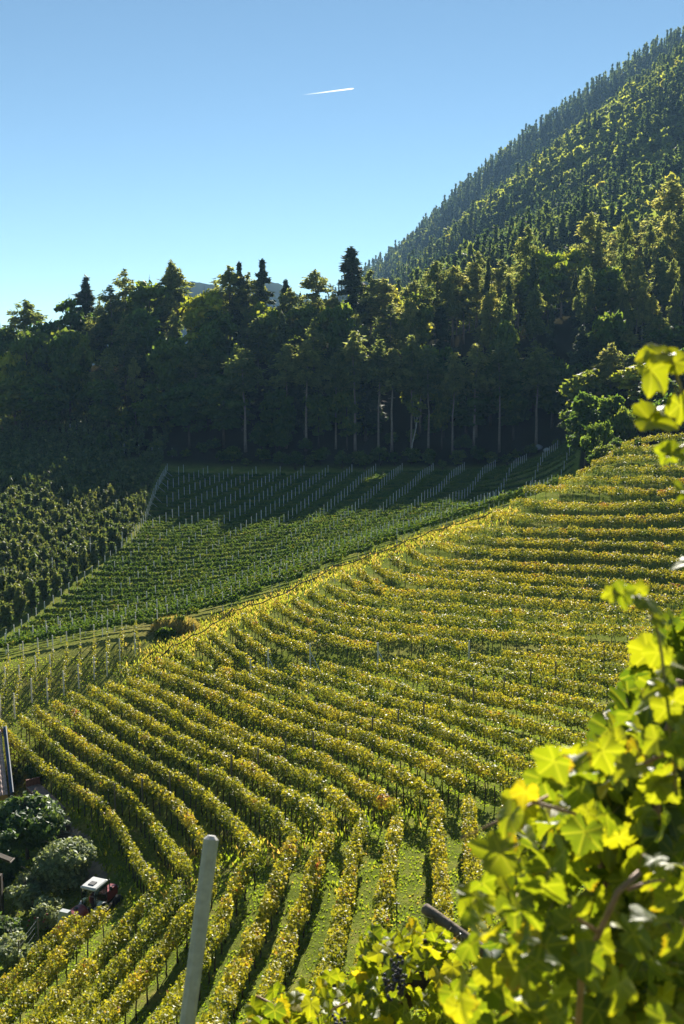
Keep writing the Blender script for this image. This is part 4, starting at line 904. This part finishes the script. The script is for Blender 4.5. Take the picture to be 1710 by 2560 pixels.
for sy in (-1, 1):
    pts = []
    for i in range(9):
        t = math.pi * (.05 + .9 * i / 8); pts.append((-.25 + .66 * math.cos(t), sy * .42, .58 + .66 * math.sin(t)))
    mb = MB()
    for a, b in zip(pts[:-1], pts[1:]): mb.prism([a, b, (b[0], b[1] + sy * .30, b[2]), (a[0], a[1] + sy * .30, a[2])], (0, 0, .03))
    mb.build('fender', m_roof, tr_)
    for (wx, wr, ww) in ((-.25, .58, .30), (1.55, .42, .24)):
        n = 26; prof = [(wr * .55, -ww / 2), (wr * .94, -ww / 2), (wr, -ww * .3), (wr, ww * .3), (wr * .94, ww / 2), (wr * .55, ww / 2)]
        w_ = MB().lathe((wx, sy * .56, wr), (0, 1, 0), prof, n).build('wheel', tyre, tr_)
        MB().lathe((wx, sy * .56, wr), (0, 1, 0), [(.05, -ww * .42), (wr * .54, -ww * .46), (wr * .54, ww * .46), (.05, ww * .42)], 20).build('rim', sil, w_)
    MB().box((2.12, sy * .2, 1.05), (.04, .14, .10), None, .015).build('headlight', m_roof, tr_)
    MB().tube([(.6, sy * .5, 1.75), (.75, sy * .66, 1.78)], .015, 5).box((.75, sy * .68, 1.72), (.05, .16, .24)).build('mirror', blk, tr_)
MB().tube([(1.2, -.26, 1.2), (1.2, -.26, 2.0)], .035, 8).build('exhaust', blk, tr_)
MB().box((1.42, 0, .95), (1.5, .44, .5), None, .06).build('engine_side', blk, tr_)
sp = thing('sprayer', 'red vineyard sprayer with a grey trapezoid air tower hitched behind the tractor', 'sprayer', Vector((sp_.x, sp_.y, float(hz(sp_.x, sp_.y)))), hang); gr_ = solid('sprayer_grey', (.30, .32, .32), .55, .2, 5, .15)
MB().prism([(-.55, -.55, .45), (-.55, .55, .45), (-.55, .26, 1.78), (-.55, -.26, 1.78)], (.30, 0, 0)).build('air_tower', gr_, sp)
MB().box((-.565, 0, 1.05), (.03, .05, 1.1)).box((-.565, 0, .72), (.03, .8, .05)).build('tower_ribs', sil, sp)
MB().lathe((-.15, 0, .95), (1, 0, 0), [(.2, 0), (.42, .05), (.47, .2), (.47, 1.05), (.42, 1.2), (.2, 1.25)], 24).build('tank', red, sp, True)
MB().lathe((.5, 0, 1.38), (0, 0, 1), [(.13, 0), (.13, .08), (.05, .1)], 14).build('tank_lid', blk, sp)
MB().box((.4, 0, .45), (1.6, .5, .12), None, .02).tube([(1.1, 0, .45), (1.9, 0, .5)], .04, 6).build('chassis', blk, sp)
for sy in (-1, 1):
    w_ = MB().lathe((.35, sy * .5, .34), (0, 1, 0), [(.18, -.1), (.32, -.1), (.34, -.05), (.34, .05), (.32, .1), (.18, .1)], 20).build('wheel', tyre, sp); MB().lathe((.35, sy * .5, .34), (0, 1, 0), [(.03, -.09), (.18, -.105), (.18, .105), (.03, .09)], 16).build('rim', sil, w_)
# farmyard trees and bushes
def farm_bush(nm, lab, X, Yt, D, wpx, mat, seed, nb=34, per=140, qs=.17, c0=.05, Hh=None, cat='tree'):
    p = at(X, Yt, D); z = float(hz(p[0], p[1])); Hh = Hh or max(1.2, p[2] - z); Rm = wpx / 2 / F * D; r = np.random.default_rng(seed)
    Q, t = g_broad(r, Hh, Rm, c0, nb, per, qs); o = thing(nm, lab, cat, (p[0], p[1], z))
    obj('crown' if cat == 'tree' else 'foliage', quad_mesh(nm + '_leaves', Q, t, M[mat]), o); obj('trunk' if cat == 'tree' else 'stems', trunk_mesh(r, Hh, .05 + Hh * .02, .1, 'broad', 12, Rm).mesh(nm + '_wood', M['bark'], True), o); return o
farm_bush('walnut_tree', 'big dark glossy-leaved tree between the gravel yard and the lean-to', 62, 1985, 63.5, 190, 'farm_leaf', 1, 46, 230, .21, .08)
farm_bush('pear_tree', 'pale silvery-leaved fruit tree beside the tractor', 158, 2100, 59.5, 150, 'pear_leaf', 2, 46, 260, .15, .02)
farm_bush('bush', 'low pale bush in front of the silvery fruit tree', 62, 2190, 58, 120, 'pear_leaf', 3, 26, 200, .15, 0, None, 'bush')
farm_bush('rose_bush', 'sprawling rose bush with a few red flowers left of the sprayer', 115, 2252, 55.5, 110, 'pear_leaf', 4, 24, 160, .13, 0, None, 'bush')
farm_bush('bush', 'bramble bush by the wire fence at the left edge', 10, 2290, 54, 110, 'farm_leaf', 6, 22, 160, .15, 0, None, 'bush')
farm_bush('bush', 'grey-green bramble bush low on the bank below the fence', 30, 2370, 51.5, 120, 'pear_leaf', 7, 22, 160, .14, 0, 1.3, 'bush')
farm_bush('bush', 'dark bush behind the lean-to at the yard edge', -10, 2060, 60, 130, 'farm_leaf', 8, 24, 180, .2, 0, None, 'bush')
farm_bush('bush', 'green bush below the tiled shed beside the first slanting vine row', 40, 1940, 74, 60, 'broad', 9, 18, 120, .18, 0, 1.6, 'bush')
farm_bush('bush', 'small green bush on the bank above the trailer', 95, 1950, 73.5, 70, 'broad', 10, 18, 120, .18, 0, 1.4, 'bush')
rb = C.objects['rose_bush']
for k in range(7): a = random.uniform(0, 6.28); MB().ball((math.cos(a) * random.uniform(.3, 1.0), -.8 - random.uniform(0, .3), random.uniform(.6, 1.5)), .06, 8, 6).build('rose', red, rb)
p = gpt(150, 2096); bw = thing('board_stack', 'stack of weathered boards beside the farm track', 'boards', p, .5)
for k in range(6): MB().box((random.uniform(-.06, .06), random.uniform(-.05, .05), .1 + .16 * k), (1.5, .5, .055), Matrix.Rotation(random.uniform(-.06, .06), 3, 'Z')).build('board', M['wood'], bw)
for k in range(2): MB().box((-.5 + k, 0, .04), (.1, .5, .08)).build('bearer', m_dark, bw)
p = gpt(191, 2122); a0 = gpt(191, 2100, .9); b0 = gpt(162, 2089, .9)
tag(MB().tube([p, p + Vector((0, 0, .8)), p + Vector((-.05, .05, .92)), p + Vector((-.25, .1, 1.0)), p + Vector((-.85, .3, 1.0))], .025, 8).build('pipe_rail', m_zinc, None, True), 'bent grey pipe handrail beside the farm track', 'handrail')
fw = thing('wire_fence', 'sagging wire fence on dark wooden posts along the bushes at the left edge', 'fence', gpt(20, 2360))
fo = Vector(fw.location); fp = [gpt(-30, 2350), gpt(19, 2362), gpt(48, 2412), gpt(96, 2352)]
for q in fp: MB().tube([q - fo + Vector((0, 0, -.2)), q - fo + Vector((.02, 0, 1.35))], .045, 7).build('post', M['oldpost'], fw)
mb = MB()
for hgt in (.3, .65, 1.0, 1.25):
    for a, b in zip(fp[:-1], fp[1:]): mb.tube([a - fo + Vector((0, 0, hgt)), (a + b) / 2 - fo + Vector((0, 0, hgt - .08)), b - fo + Vector((0, 0, hgt))], .004, 4)
mb.build('wire', m_zinc, fw)
# ------------------------------------------------------------------ grass tufts and tall weeds
def blades(n, pxr, pyr, hmin, hmax, mat, nm, lab, tintf, wd=.05, seed=0, poly=None, dmax=98):
    r = np.random.default_rng(seed); x = r.uniform(-38, 34, n * 3); y = r.uniform(27, 98, n * 3); z = hz(x, y); X, Y, D = project(np.stack([x, y, z], -1))
    ok = (X > pxr[0]) & (X < pxr[1]) & (Y > pyr[0]) & (Y < pyr[1]) & (D < dmax)
    if poly is not None: ok &= inpoly(X, Y, poly)
    ok &= ~inpoly(x, y, [tuple(q) for q in yard]) & (np.min((x[:, None] - pc[None, ::4, 0]) ** 2 + (y[:, None] - pc[None, ::4, 1]) ** 2, 1) > .8)
    ok &= r.uniform(size=len(x)) < np.clip(55 / D, 0, 1) ** 1.2
    x, y, z, D = x[ok][:n], y[ok][:n], z[ok][:n], D[ok][:n]; m = len(x); pn = .5 + .3 * np.sin(x * .9 + np.sin(y * .7)) * np.cos(y * 1.1) + .2 * np.sin(x * .23 + y * .31)
    h = r.uniform(hmin, hmax, m) * (.6 + .8 * pn); a = r.uniform(0, 6.28, m); w = wd * r.uniform(.6, 1.4, m); dx, dy = np.cos(a) * w, np.sin(a) * w; lx, ly = r.normal(size=(2, m)) * h * .35
    V = np.stack([np.stack([x - dx, y - dy, z - .02], -1), np.stack([x + dx, y + dy, z - .02], -1), np.stack([x + lx + dx * .2, y + ly + dy * .2, z + h], -1), np.stack([x + lx * .3 - dx * 1.1, y + ly * .3 - dy * 1.1, z + h * .6], -1)], 1)
    o = obj(nm, quad_mesh(nm, V, np.clip(tintf(pn, r, m), 0, 1), M[mat])); tag(o, lab, 'grass', kind='stuff'); print(nm, m)
blades(60000, (-40, 1500), (1640, 2600), .04, .10, 'grass', 'grass', 'short bright green grass in the lanes between the vine rows', lambda p, r, m: .42 + .35 * (p - .5) + r.normal(size=m) * .15 + (r.uniform(size=m) < .05) * .4, .045, 1)
WP = [(370, 2200), (400, 2150), (520, 2100), (640, 2120), (700, 2060), (830, 2040), (1000, 1990), (1080, 2010), (1040, 2100), (960, 2070), (900, 2100), (700, 2160), (640, 2190), (560, 2170), (470, 2250), (400, 2260)]
blades(16000, (0, 1500), (1900, 2300), .25, .6, 'grass', 'tall_grass', 'tall seeding grass on the break in the slope between the two row blocks', lambda p, r, m: .55 + .7 * (p - .5) + r.normal(size=m) * .2, .05, 2, WP)
BK = [(130, 1990), (250, 2030), (330, 2120), (390, 2210), (330, 2290), (270, 2240), (255, 2170), (215, 2090), (160, 2040)]
blades(14000, (0, 500), (1900, 2300), .2, .5, 'grass', 'bank_grass', 'tangled grass on the bank above the farm track', lambda p, r, m: .3 + .5 * (p - .5) + r.normal(size=m) * .2, .05, 3, BK)

r = np.random.default_rng(44); m = 8000; k = r.integers(0, len(hw) - 1, m); t = r.uniform(0, 1, m); HW = np.array(hw); q = HW[k] * (1 - t)[:, None] + HW[k + 1] * t[:, None]
x = q[:, 0] + r.normal(size=m) * 1.5 - .3; y = q[:, 1] + r.normal(size=m) * 1.5 + .2; z = hz(x, y); h = r.uniform(.12, .5, m); a = r.uniform(0, 6.28, m); dx, dy = np.cos(a) * .06, np.sin(a) * .06; l1, l2 = r.normal(size=(2, m)) * h * .4
V = np.stack([np.stack([x - dx, y - dy, z], -1), np.stack([x + dx, y + dy, z], -1), np.stack([x + l1, y + l2, z + h], -1), np.stack([x + l1 * .4 - dx, y + l2 * .4 - dy, z + h * .6], -1)], 1)
tag(obj('ridge_grass', quad_mesh('ridge_grass', V, np.clip(.8 + .15 * r.normal(size=m), 0, 1), M['grass'])), 'unmown pale grass along the black hose on the vineyard ridge', 'grass', kind='stuff')
# ------------------------------------------------------------------ vines close to the camera
def grape_leaf(seed):
    r = np.random.default_rng(seed); na = 64
    th = np.linspace(-math.pi, math.pi, na, endpoint=False)
    kd = [0, 14, 30, 40, 52, 64, 78, 94, 108, 122, 140, 158, 170, 180]; kr = [1.0, .92, .76, .70, .82, .95, .88, .74, .76, .78, .68, .58, .40, .08]
    rad = np.interp(np.abs(np.degrees(th)), kd, kr) * (1 + .05 * np.sin(th * 26)) + .035 * r.normal(size=na)
    rings = [0.0, .18, .38, .58, .78, .92, 1.0]; V = [(0, 0, 0)]; vein = [1.0]; edge = [0.0]
    bend = r.uniform(.2, .75); fold = r.uniform(.05, .55); tw = r.uniform(-.4, .4); ph = r.uniform(0, 6.28)
    vd = np.radians([0, 62, -62, 122, -122])
    for q in rings[1:]:
        for t, R_ in zip(th, rad):
            x = math.sin(t) * R_ * q; y = math.cos(t) * R_ * q
            dv = min(abs((t - v + math.pi) % (2 * math.pi) - math.pi) for v in vd) * R_ * q
            z = -bend * (x * x + y * y) * .6 + fold * abs(x) * .7 - .5 * bend * y * abs(y) + tw * x * y + .085 * math.sin(4 * t + ph) * q ** 2 + .05 * min(1, dv * 6) * q
            V.append((x, y, z)); vein.append(math.exp(-(dv / .035) ** 2)); edge.append(q)
    f = [[0, 1 + (k + 1) % na, 1 + k] for k in range(na)]
    for i in range(len(rings) - 2):
        a, b = 1 + i * na, 1 + (i + 1) * na
        f += [[a + k, a + (k + 1) % na, b + (k + 1) % na, b + k] for k in range(na)]
    return np.array(V), f, np.array(vein), np.array(edge)
LEAFS = [grape_leaf(i) for i in range(7)]
def near_leaf_mat():
    m, nt, out = newmat('grape_leaf'); L = nt.links
    def A(n): a = nt.nodes.new('ShaderNodeAttribute'); a.attribute_name = n; return a.outputs['Fac']
    geo = nt.nodes.new('ShaderNodeNewGeometry'); n1 = noise(nt, 16, 4, .6, geo.outputs['Position']); n2 = noise(nt, 70, 3, .6, geo.outputs['Position'])
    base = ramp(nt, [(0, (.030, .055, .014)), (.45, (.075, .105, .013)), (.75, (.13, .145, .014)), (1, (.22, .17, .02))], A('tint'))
    ye = nt.nodes.new('ShaderNodeMath'); ye.operation = 'MULTIPLY'; L.new(A('edge'), ye.inputs[0]); L.new(n1.outputs[0], ye.inputs[1])
    mk = ramp(nt, [(.50, (0, 0, 0)), (.72, (1, 1, 1))], ye.outputs[0]); br = ramp(nt, [(.35, (.26, .17, .02)), (.6, (.24, .09, .015)), (.75, (.12, .05, .02))], n2.outputs[0])
    mm = nt.nodes.new('ShaderNodeMath'); mm.operation = 'MULTIPLY'; L.new(mk, mm.inputs[0]); L.new(A('sick'), mm.inputs[1])
    c = mul(nt, base, br, 'MIX', mm.outputs[0])
    vm = nt.nodes.new('ShaderNodeMath'); vm.operation = 'MULTIPLY'; vm.inputs[1].default_value = .45; L.new(A('vein'), vm.inputs[0]); c = mul(nt, c, (.22, .24, .06), 'MIX', vm.outputs[0])
    bs = nt.nodes.new('ShaderNodeBsdfPrincipled'); bs.inputs['Roughness'].default_value = .5; bs.inputs['Specular IOR Level'].default_value = .5; L.new(c, bs.inputs['Base Color'])
    bp = nt.nodes.new('ShaderNodeBump'); bp.inputs['Strength'].default_value = .35; bp.inputs['Distance'].default_value = .004; L.new(n2.outputs[0], bp.inputs['Height']); L.new(bp.outputs[0], bs.inputs['Normal'])
    tr = nt.nodes.new('ShaderNodeBsdfTranslucent'); L.new(mul(nt, c, (3.5, 3.1, .5)), tr.inputs['Color'])
    mx = nt.nodes.new('ShaderNodeMixShader'); mx.inputs[0].default_value = .50; L.new(bs.outputs[0], mx.inputs[1]); L.new(tr.outputs[0], mx.inputs[2]); L.new(mx.outputs[0], out.inputs[0]); return m
M['nleaf'] = near_leaf_mat(); M['cane'] = solid('vine_cane', (.30, .165, .085), .6, 0, 30, .3); M['petiole'] = solid('leaf_stalk', (.26, .20, .06), .6, 0, 30, .3)
M['grape'] = solid('dark_grape', (.018, .014, .035), .45, 0, 30, .5, .5); M['oldvine'] = solid('old_vine_bark', (.05, .038, .03), .95, 0, 30, .5, .3, .8)
M['dead'] = solid('dead_leaf', (.17, .075, .035), .85, 0, 30, .4)
def leaf_cloud(items, org, r, stalks=True):
    """items: (pos, tip dir, normal, size, tint, sick); returns meshes of leaves and of their stalks"""
    VV, fn, lp, ti, ve, ed, si = [], [], [], [], [], [], []; k = 0; mb = MB()
    for (p, tip, nrm, s, t, sk) in items:
        V, f, vn, eg = LEAFS[int(r.integers(len(LEAFS)))]; tip = unit(np.array(tip)); nrm = np.array(nrm) - tip * np.dot(nrm, tip); nrm = unit(nrm); sd = np.cross(tip, nrm)
        W_ = V[:, :1] * sd + V[:, 1:2] * tip + V[:, 2:] * nrm; W_ = W_ * s + (np.array(p) - org)
        VV.append(W_); ve.append(vn); ed.append(eg); ti.append(np.full(len(V), t)); si.append(np.full(len(V), sk))
        for q in f: fn.append(len(q)); lp += [a + k for a in q]
        k += len(V)
        if stalks:
            b = np.array(p) - org; e = b - tip * s * .45 + nrm * s * -.35 + r.normal(size=3) * s * .12; mb.tube([b, (b + e) / 2 + nrm * s * .05, e], [s * .018, s * .02, s * .024], 5)
    n0 = len(fn); m = len(mb.v); VV.append(np.array(mb.v).reshape(-1, 3))
    for q in mb.f: fn.append(len(q)); lp += [a + k for a in q]
    z = lambda l: np.concatenate(l + [np.zeros(m)])
    me = np_mesh('vine_leaves', np.concatenate(VV), fn, lp, M['nleaf'], None, smooth=True, pt={'vein': z(ve), 'edge': z(ed), 'tint': z(ti), 'sick': z(si)})
    me.materials.append(M['petiole']); me.polygons.foreach_set('material_index', np.r_[np.zeros(n0, np.int32), np.ones(len(fn) - n0, np.int32)]); return me
def rnd_leaf(p, r, s0, s1, sun=.5, hang=.7, tint=.45, sick=.25):
    tip = np.array([0, 0, -hang]) + r.normal(size=3) * .55; nrm = np.array([.0, -.45, .55]) * .9 + np.array(SUNV) * sun * .3 + r.normal(size=3) * .55
    return (p, tip, nrm, r.uniform(s0, s1), np.clip(r.normal(tint, .18), 0, 1), np.clip(r.normal(sick, .3), 0, 1))
def vine_in(poly, n, d0, d1, s0, s1, r, dens=None, **kw):
    P_ = np.array(poly); out_ = []
    while len(out_) < n:
        X = r.uniform(P_[:, 0].min(), P_[:, 0].max()); Y = r.uniform(P_[:, 1].min(), P_[:, 1].max())
        if not inpoly(np.array([X]), np.array([Y]), poly)[0]: continue
        if dens is not None and r.uniform() > dens(X, Y): continue
        D = r.uniform(d0, d1) + (2560 - Y) * .0004; out_.append(rnd_leaf(at(X, Y, D), r, s0, s1, **kw))
    return out_
def pxd(l): return [at(*q) for q in l]
r = np.random.default_rng(900)
# the big vine at the right
PR = [(1740,1600),(1660,1630),(1600,1720),(1530,1800),(1450,1850),(1395,1890),(1360,1905),(1300,1970),(1240,2010),(1200,2080),(1190,2170),(1150,2250),(1140,2330),(1135,2450),(1120,2580),(1740,2580)]
vr = thing('grapevine', 'large close grapevine with sunlit yellow-green leaves filling the lower right corner', 'grapevine', at(1560, 2900, 2.3)); org = np.array(vr.location)
fr = vine_in(PR, 150, 1.75, 2.35, .034, .062, r, tint=.50, sick=.45)
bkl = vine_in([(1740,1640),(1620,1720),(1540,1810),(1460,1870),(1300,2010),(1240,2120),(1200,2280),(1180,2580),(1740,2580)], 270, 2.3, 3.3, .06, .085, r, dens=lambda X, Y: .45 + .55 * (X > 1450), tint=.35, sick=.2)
bkl += vine_in([(1760,1480),(1650,1560),(1570,1700),(1500,1830),(1480,1960),(1500,2060),(1760,2060)], 260, 2.5, 3.5, .06, .09, r, tint=.15, sick=.1) + vine_in([(1520,2000),(1500,2560),(1760,2560),(1760,2000)], 130, 2.5, 3.4, .06, .09, r, tint=.25, sick=.1)  # inner leaves tinted darker, the vine's own shade put into their colour
obj('foliage', leaf_cloud(fr, org, r), vr)
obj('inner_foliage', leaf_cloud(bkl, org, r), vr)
for pl, r0, r1 in [([(1440,2640,2.0),(1455,2430,2.0),(1500,2330,1.98),(1545,2230,1.97),(1600,2180,1.97)], .0072, .006), ([(1500,2335,1.98),(1450,2300,1.98),(1425,2265,1.98)], .0045, .003), ([(1570,2225,1.97),(1620,2205,2.0),(1660,2200,2.05)], .004, .003),
                   ([(1545,1915,2.15),(1600,1915,2.15),(1650,1890,2.15),(1740,1855,2.15)], .005, .005), ([(1690,1890,2.2),(1740,1925,2.2)], .005, .005), ([(1150,2098,2.1),(1230,2060,2.1),(1310,2020,2.12),(1370,1990,2.15)], .0022, .0035), ([(1330,2005,2.1),(1440,2035,2.1)], .005, .004),
                   ([(1740,2400,2.6),(1650,2200,2.7),(1640,1950,2.7),(1700,1700,2.7)], .014, .010), ([(1600,2700,2.6),(1560,2400,2.7),(1500,2150,2.7)], .018, .010)]:
    w_ = pxd(pl); MB().tube([Vector(p - org) for p in w_], list(np.linspace(r0, r1, len(w_))), 8).build('cane', M['cane'], vr, True)
w_ = [at(1560, 2950, 2.3), at(1600, 2760, 2.45), at(1570, 2600, 2.6)]; w_[0] = np.array([w_[0][0], w_[0][1], float(hz(w_[0][0], w_[0][1])) - .1]); MB().tube([Vector(p - org) for p in w_], [.03, .026, .02], 8).build('trunk', M['oldvine'], vr, True)
for j, (lab, cane, lv) in enumerate([('upper shoot with three bright leaves', [(1740,1120,2.3),(1712,1040,2.3),(1700,960,2.3),(1680,905,2.3),(1655,880,2.3)],
         [(1650,885,(-1,.1,.05),(0,-.5,.9),.062,.62),(1690,905,(.8,0,.5),(0,-.7,.7),.058,.62),(1625,925,(.9,0,-.75),(.2,-.8,.6),.085,.6),(1700,1010,(.2,0,-1),(.3,-.8,.3),.06,.6),(1625,1052,(1,0,-.1),(0,-.5,.8),.085,.6),(1660,1030,(-.9,0,.1),(0,-.2,1),.05,.5)]),
       ('side shoot with small pale leaves', [(1740,1100,2.3),(1700,1120,2.3),(1660,1140,2.3)], [(1672,1128,(-.5,0,-.9),(-.5,-.8,.2),.036,.5),(1680,1135,(.9,0,.2),(0,-.4,.9),.045,.4),(1735,1240,(-.9,0,-.1),(0,-.4,.9),.04,.5),(1730,1410,(-.8,0,.2),(0,-.4,.9),.04,.5),(1700,1222,(.8,0,-.3),(0,-.4,.9),.03,.5)]),
       ('tall shoot bending over with paired leaves', [(1690,1980,2.1),(1680,1850,2.1),(1665,1740,2.1),(1655,1640,2.1),(1640,1560,2.1),(1615,1505,2.1),(1580,1485,2.1),(1530,1480,2.1)],
        [(1530,1484,(-1,0,-.25),(0,-.8,.5),.034,.6),(1560,1480,(-.3,0,-1),(-.3,-.3,.9),.06,.4),(1600,1475,(.1,0,1),(0,-.8,.5),.033,.6),(1610,1500,(1,0,-.1),(.1,-.25,1),.07,.4),(1640,1545,(.9,0,-.3),(0,-.5,.8),.05,.5),(1648,1590,(.9,0,-.4),(0,-.5,.8),.045,.4),(1645,1630,(-.4,0,-1),(0,-.8,.4),.06,.6),(1660,1700,(.9,0,-.2),(0,-.3,.9),.06,.4),(1655,1720,(-1,0,-.2),(0,-.4,.9),.06,.5),(1668,1770,(-.6,0,-.9),(0,-.7,.5),.06,.6),(1690,1800,(.6,0,-.8),(0,-.5,.8),.065,.5),(1640,1850,(-.7,0,-.7),(0,-.5,.8),.06,.55),(1650,1960,(-.3,0,-1),(0,-.9,.4),.08,.6)])]):
    w_ = pxd(cane); sh_ = MB().tube([Vector(p - org) for p in w_], list(np.linspace(.0045, .002, len(w_))), 7).build('shoot', M['petiole'], vr, True); sh_['label'] = lab
    a = leaf_cloud([(at(X, Y, w_[0] @ np.array([0, CP, -SP]) + r.normal() * .02), t_, n_, s_ * (.85, 1, .66)[j], ti_, .15) for X, Y, t_, n_, s_, ti_ in lv], org, r); obj('foliage', a, sh_)
def bunch(parent, p, org, r, s=1.0, n=34):
    mb = MB()
    for i in range(n):
        f = r.uniform(0, 1); a = r.uniform(0, 6.28); q = .032 * (1 - f * .75) * s; mb.ball((p[0] - org[0] + math.cos(a) * q, p[1] - org[1] + math.sin(a) * q, p[2] - org[2] - f * .13 * s), .0085 * s * r.uniform(.9, 1.15), 8, 6)
    mb.build('grape_bunch', M['grape'], parent, True)
# the vine further down, bottom centre
r = np.random.default_rng(901)
PM = [(600,2600),(640,2530),(730,2480),(810,2450),(880,2390),(925,2330),(985,2350),(1060,2310),(1140,2330),(1160,2420),(1160,2600)]
vm_ = thing('grapevine', 'lower grapevine with dark bunches and grey-green leaves at the bottom centre', 'grapevine', at(960, 2900, 5.2)); org = np.array(vm_.location)
its = vine_in(PM, 330, 4.7, 5.8, .05, .075, r, tint=.5, sick=.35)
its += vine_in([(985,2345),(1040,2300),(1130,2330),(1130,2400)], 22, 4.9, 5.4, .05, .07, r, tint=.55) + vine_in([(900,2400),(925,2310),(960,2340),(980,2420)], 22, 4.9, 5.4, .05, .07, r, tint=.4)
its += vine_in([(625,2520),(650,2480),(700,2470),(720,2540),(660,2600)], 14, 4.9, 5.2, .05, .075, r, tint=.45, sick=.5)
obj('foliage', leaf_cloud(its, org, r), vm_)
for pl, r0, r1 in [([(960,2640,5.4),(975,2540,5.3),(1010,2500,5.2),(1035,2470,5.2),(1065,2430,5.3),(1080,2400,5.3)], .06, .045), ([(1030,2350,5.1),(1050,2355,5.1),(1075,2352,5.1)], .014, .012), ([(640,2490,5.0),(680,2510,5.0),(720,2560,5.0),(800,2620,5.1)], .006, .01), ([(820,2530,4.9),(870,2505,4.9)], .005, .004), ([(930,2330,5.1),(960,2420,5.1),(985,2520,5.2)], .005, .009)]:
    w_ = pxd(pl); MB().tube([Vector(p - org) for p in w_], list(np.linspace(r0, r1, len(w_))), 8).build('cane' if r0 < .03 else 'arm', M['cane'] if r0 < .012 else M['oldvine'], vm_, True)
w_ = [at(960, 2900, 5.2), at(965, 2750, 5.3), at(965, 2610, 5.4)]; w_[0] = np.array([w_[0][0], w_[0][1], float(hz(w_[0][0], w_[0][1])) - .1]); MB().tube([Vector(p - org) for p in w_], [.07, .06, .055], 8).build('trunk', M['oldvine'], vm_, True)
for X, Y, D in [(992,2395,4.65),(1002,2425,4.65),(975,2440,4.7),(848,2540,4.62)]: bunch(vm_, at(X, Y, D), org, r, .95)
# leaning end post of old wood
A = at(1058, 2268, 5.6); B_ = at(1240, 2400, 5.4); dv = unit(B_ - A); Bg = A + dv * 3.0
st = thing('wooden_stake', 'old grey wooden stake leaning out of the lower grapevine with a string at its tip', 'stake', A); mb = MB()
pts = [Vector(dv * t) for t in (0, .012, .1, .3, .6, 1.0, 2.2)]; mb.tube(pts, [.022, .031, .032, .032, .033, .034, .035], 14); mb.build('stake', M['wood'], st, True)
MB().tube([Vector(dv * .06) + Vector((0, -.05, .0)), Vector((-.06, -.02, -.03)), Vector((-.11, -.02, -.08)), Vector((-.125, -.02, -.13)), Vector((-.10, -.02, -.19)), Vector((-.03, -.02, -.23))], .0022, 5).build('string', solid('twine', (.45, .36, .16), .9, 0, 20, .2), st)
MB().tube([Vector(dv * .24) + Vector((.0, -.05, .03)), Vector(dv * .25) + Vector((0, -.052, -.03))], .003, 5).build('wire_tie', m_zinc, st)
# dark metal stake in the lane, concrete post at the left
h_ = hit(992, 2450, 0.0); zt = at(990, 2240, h_[1])[2]; hh = float(zt - h_[0][2])
ms = thing('metal_stake', 'thin dark metal stake with a small cross-piece standing in the grass lane', 'stake', h_[0]); MB().tube([(0, 0, -.2), (-.02, 0, hh)], .022, 7).build('shaft', blk, ms); MB().box((-.02, 0, hh - .06), (.22, .03, .03)).build('cross_piece', blk, ms)
A = at(529, 2089, 5.2); B_ = at(466, 2575, 5.0); dv = unit(B_ - A); Lp = 4.2
rot = Vector(-dv).to_track_quat('Z', 'Y').to_matrix() @ Matrix.Rotation(.55, 3, 'Z')
cp = MB().box((0, 0, 0), (.074, .074, Lp), rot, .018).mesh('concrete_post', M['concrete']); cp.transform(Matrix.Translation(Vector(dv * Lp / 2)))
o = obj('concrete_post', cp, None, A); tag(o, 'leaning pale concrete vineyard post rising close to the viewer from the bottom edge', 'post')
# ------------------------------------------------------------------ haze
if HAZE_ON:
    hm, nt, out = newmat('haze'); v = nt.nodes.new('ShaderNodeVolumePrincipled'); v.inputs['Color'].default_value = (.36, .64, 1, 1); v.inputs['Density'].default_value = .00010; v.inputs['Anisotropy'].default_value = 0.0
    nt.links.new(v.outputs[0], out.inputs['Volume'])
    hb = MB().box((150, 1500, 155), (3000, 3600, 480)).build('haze', hm); tag(hb, 'pale blue valley haze', 'haze', kind='stuff')
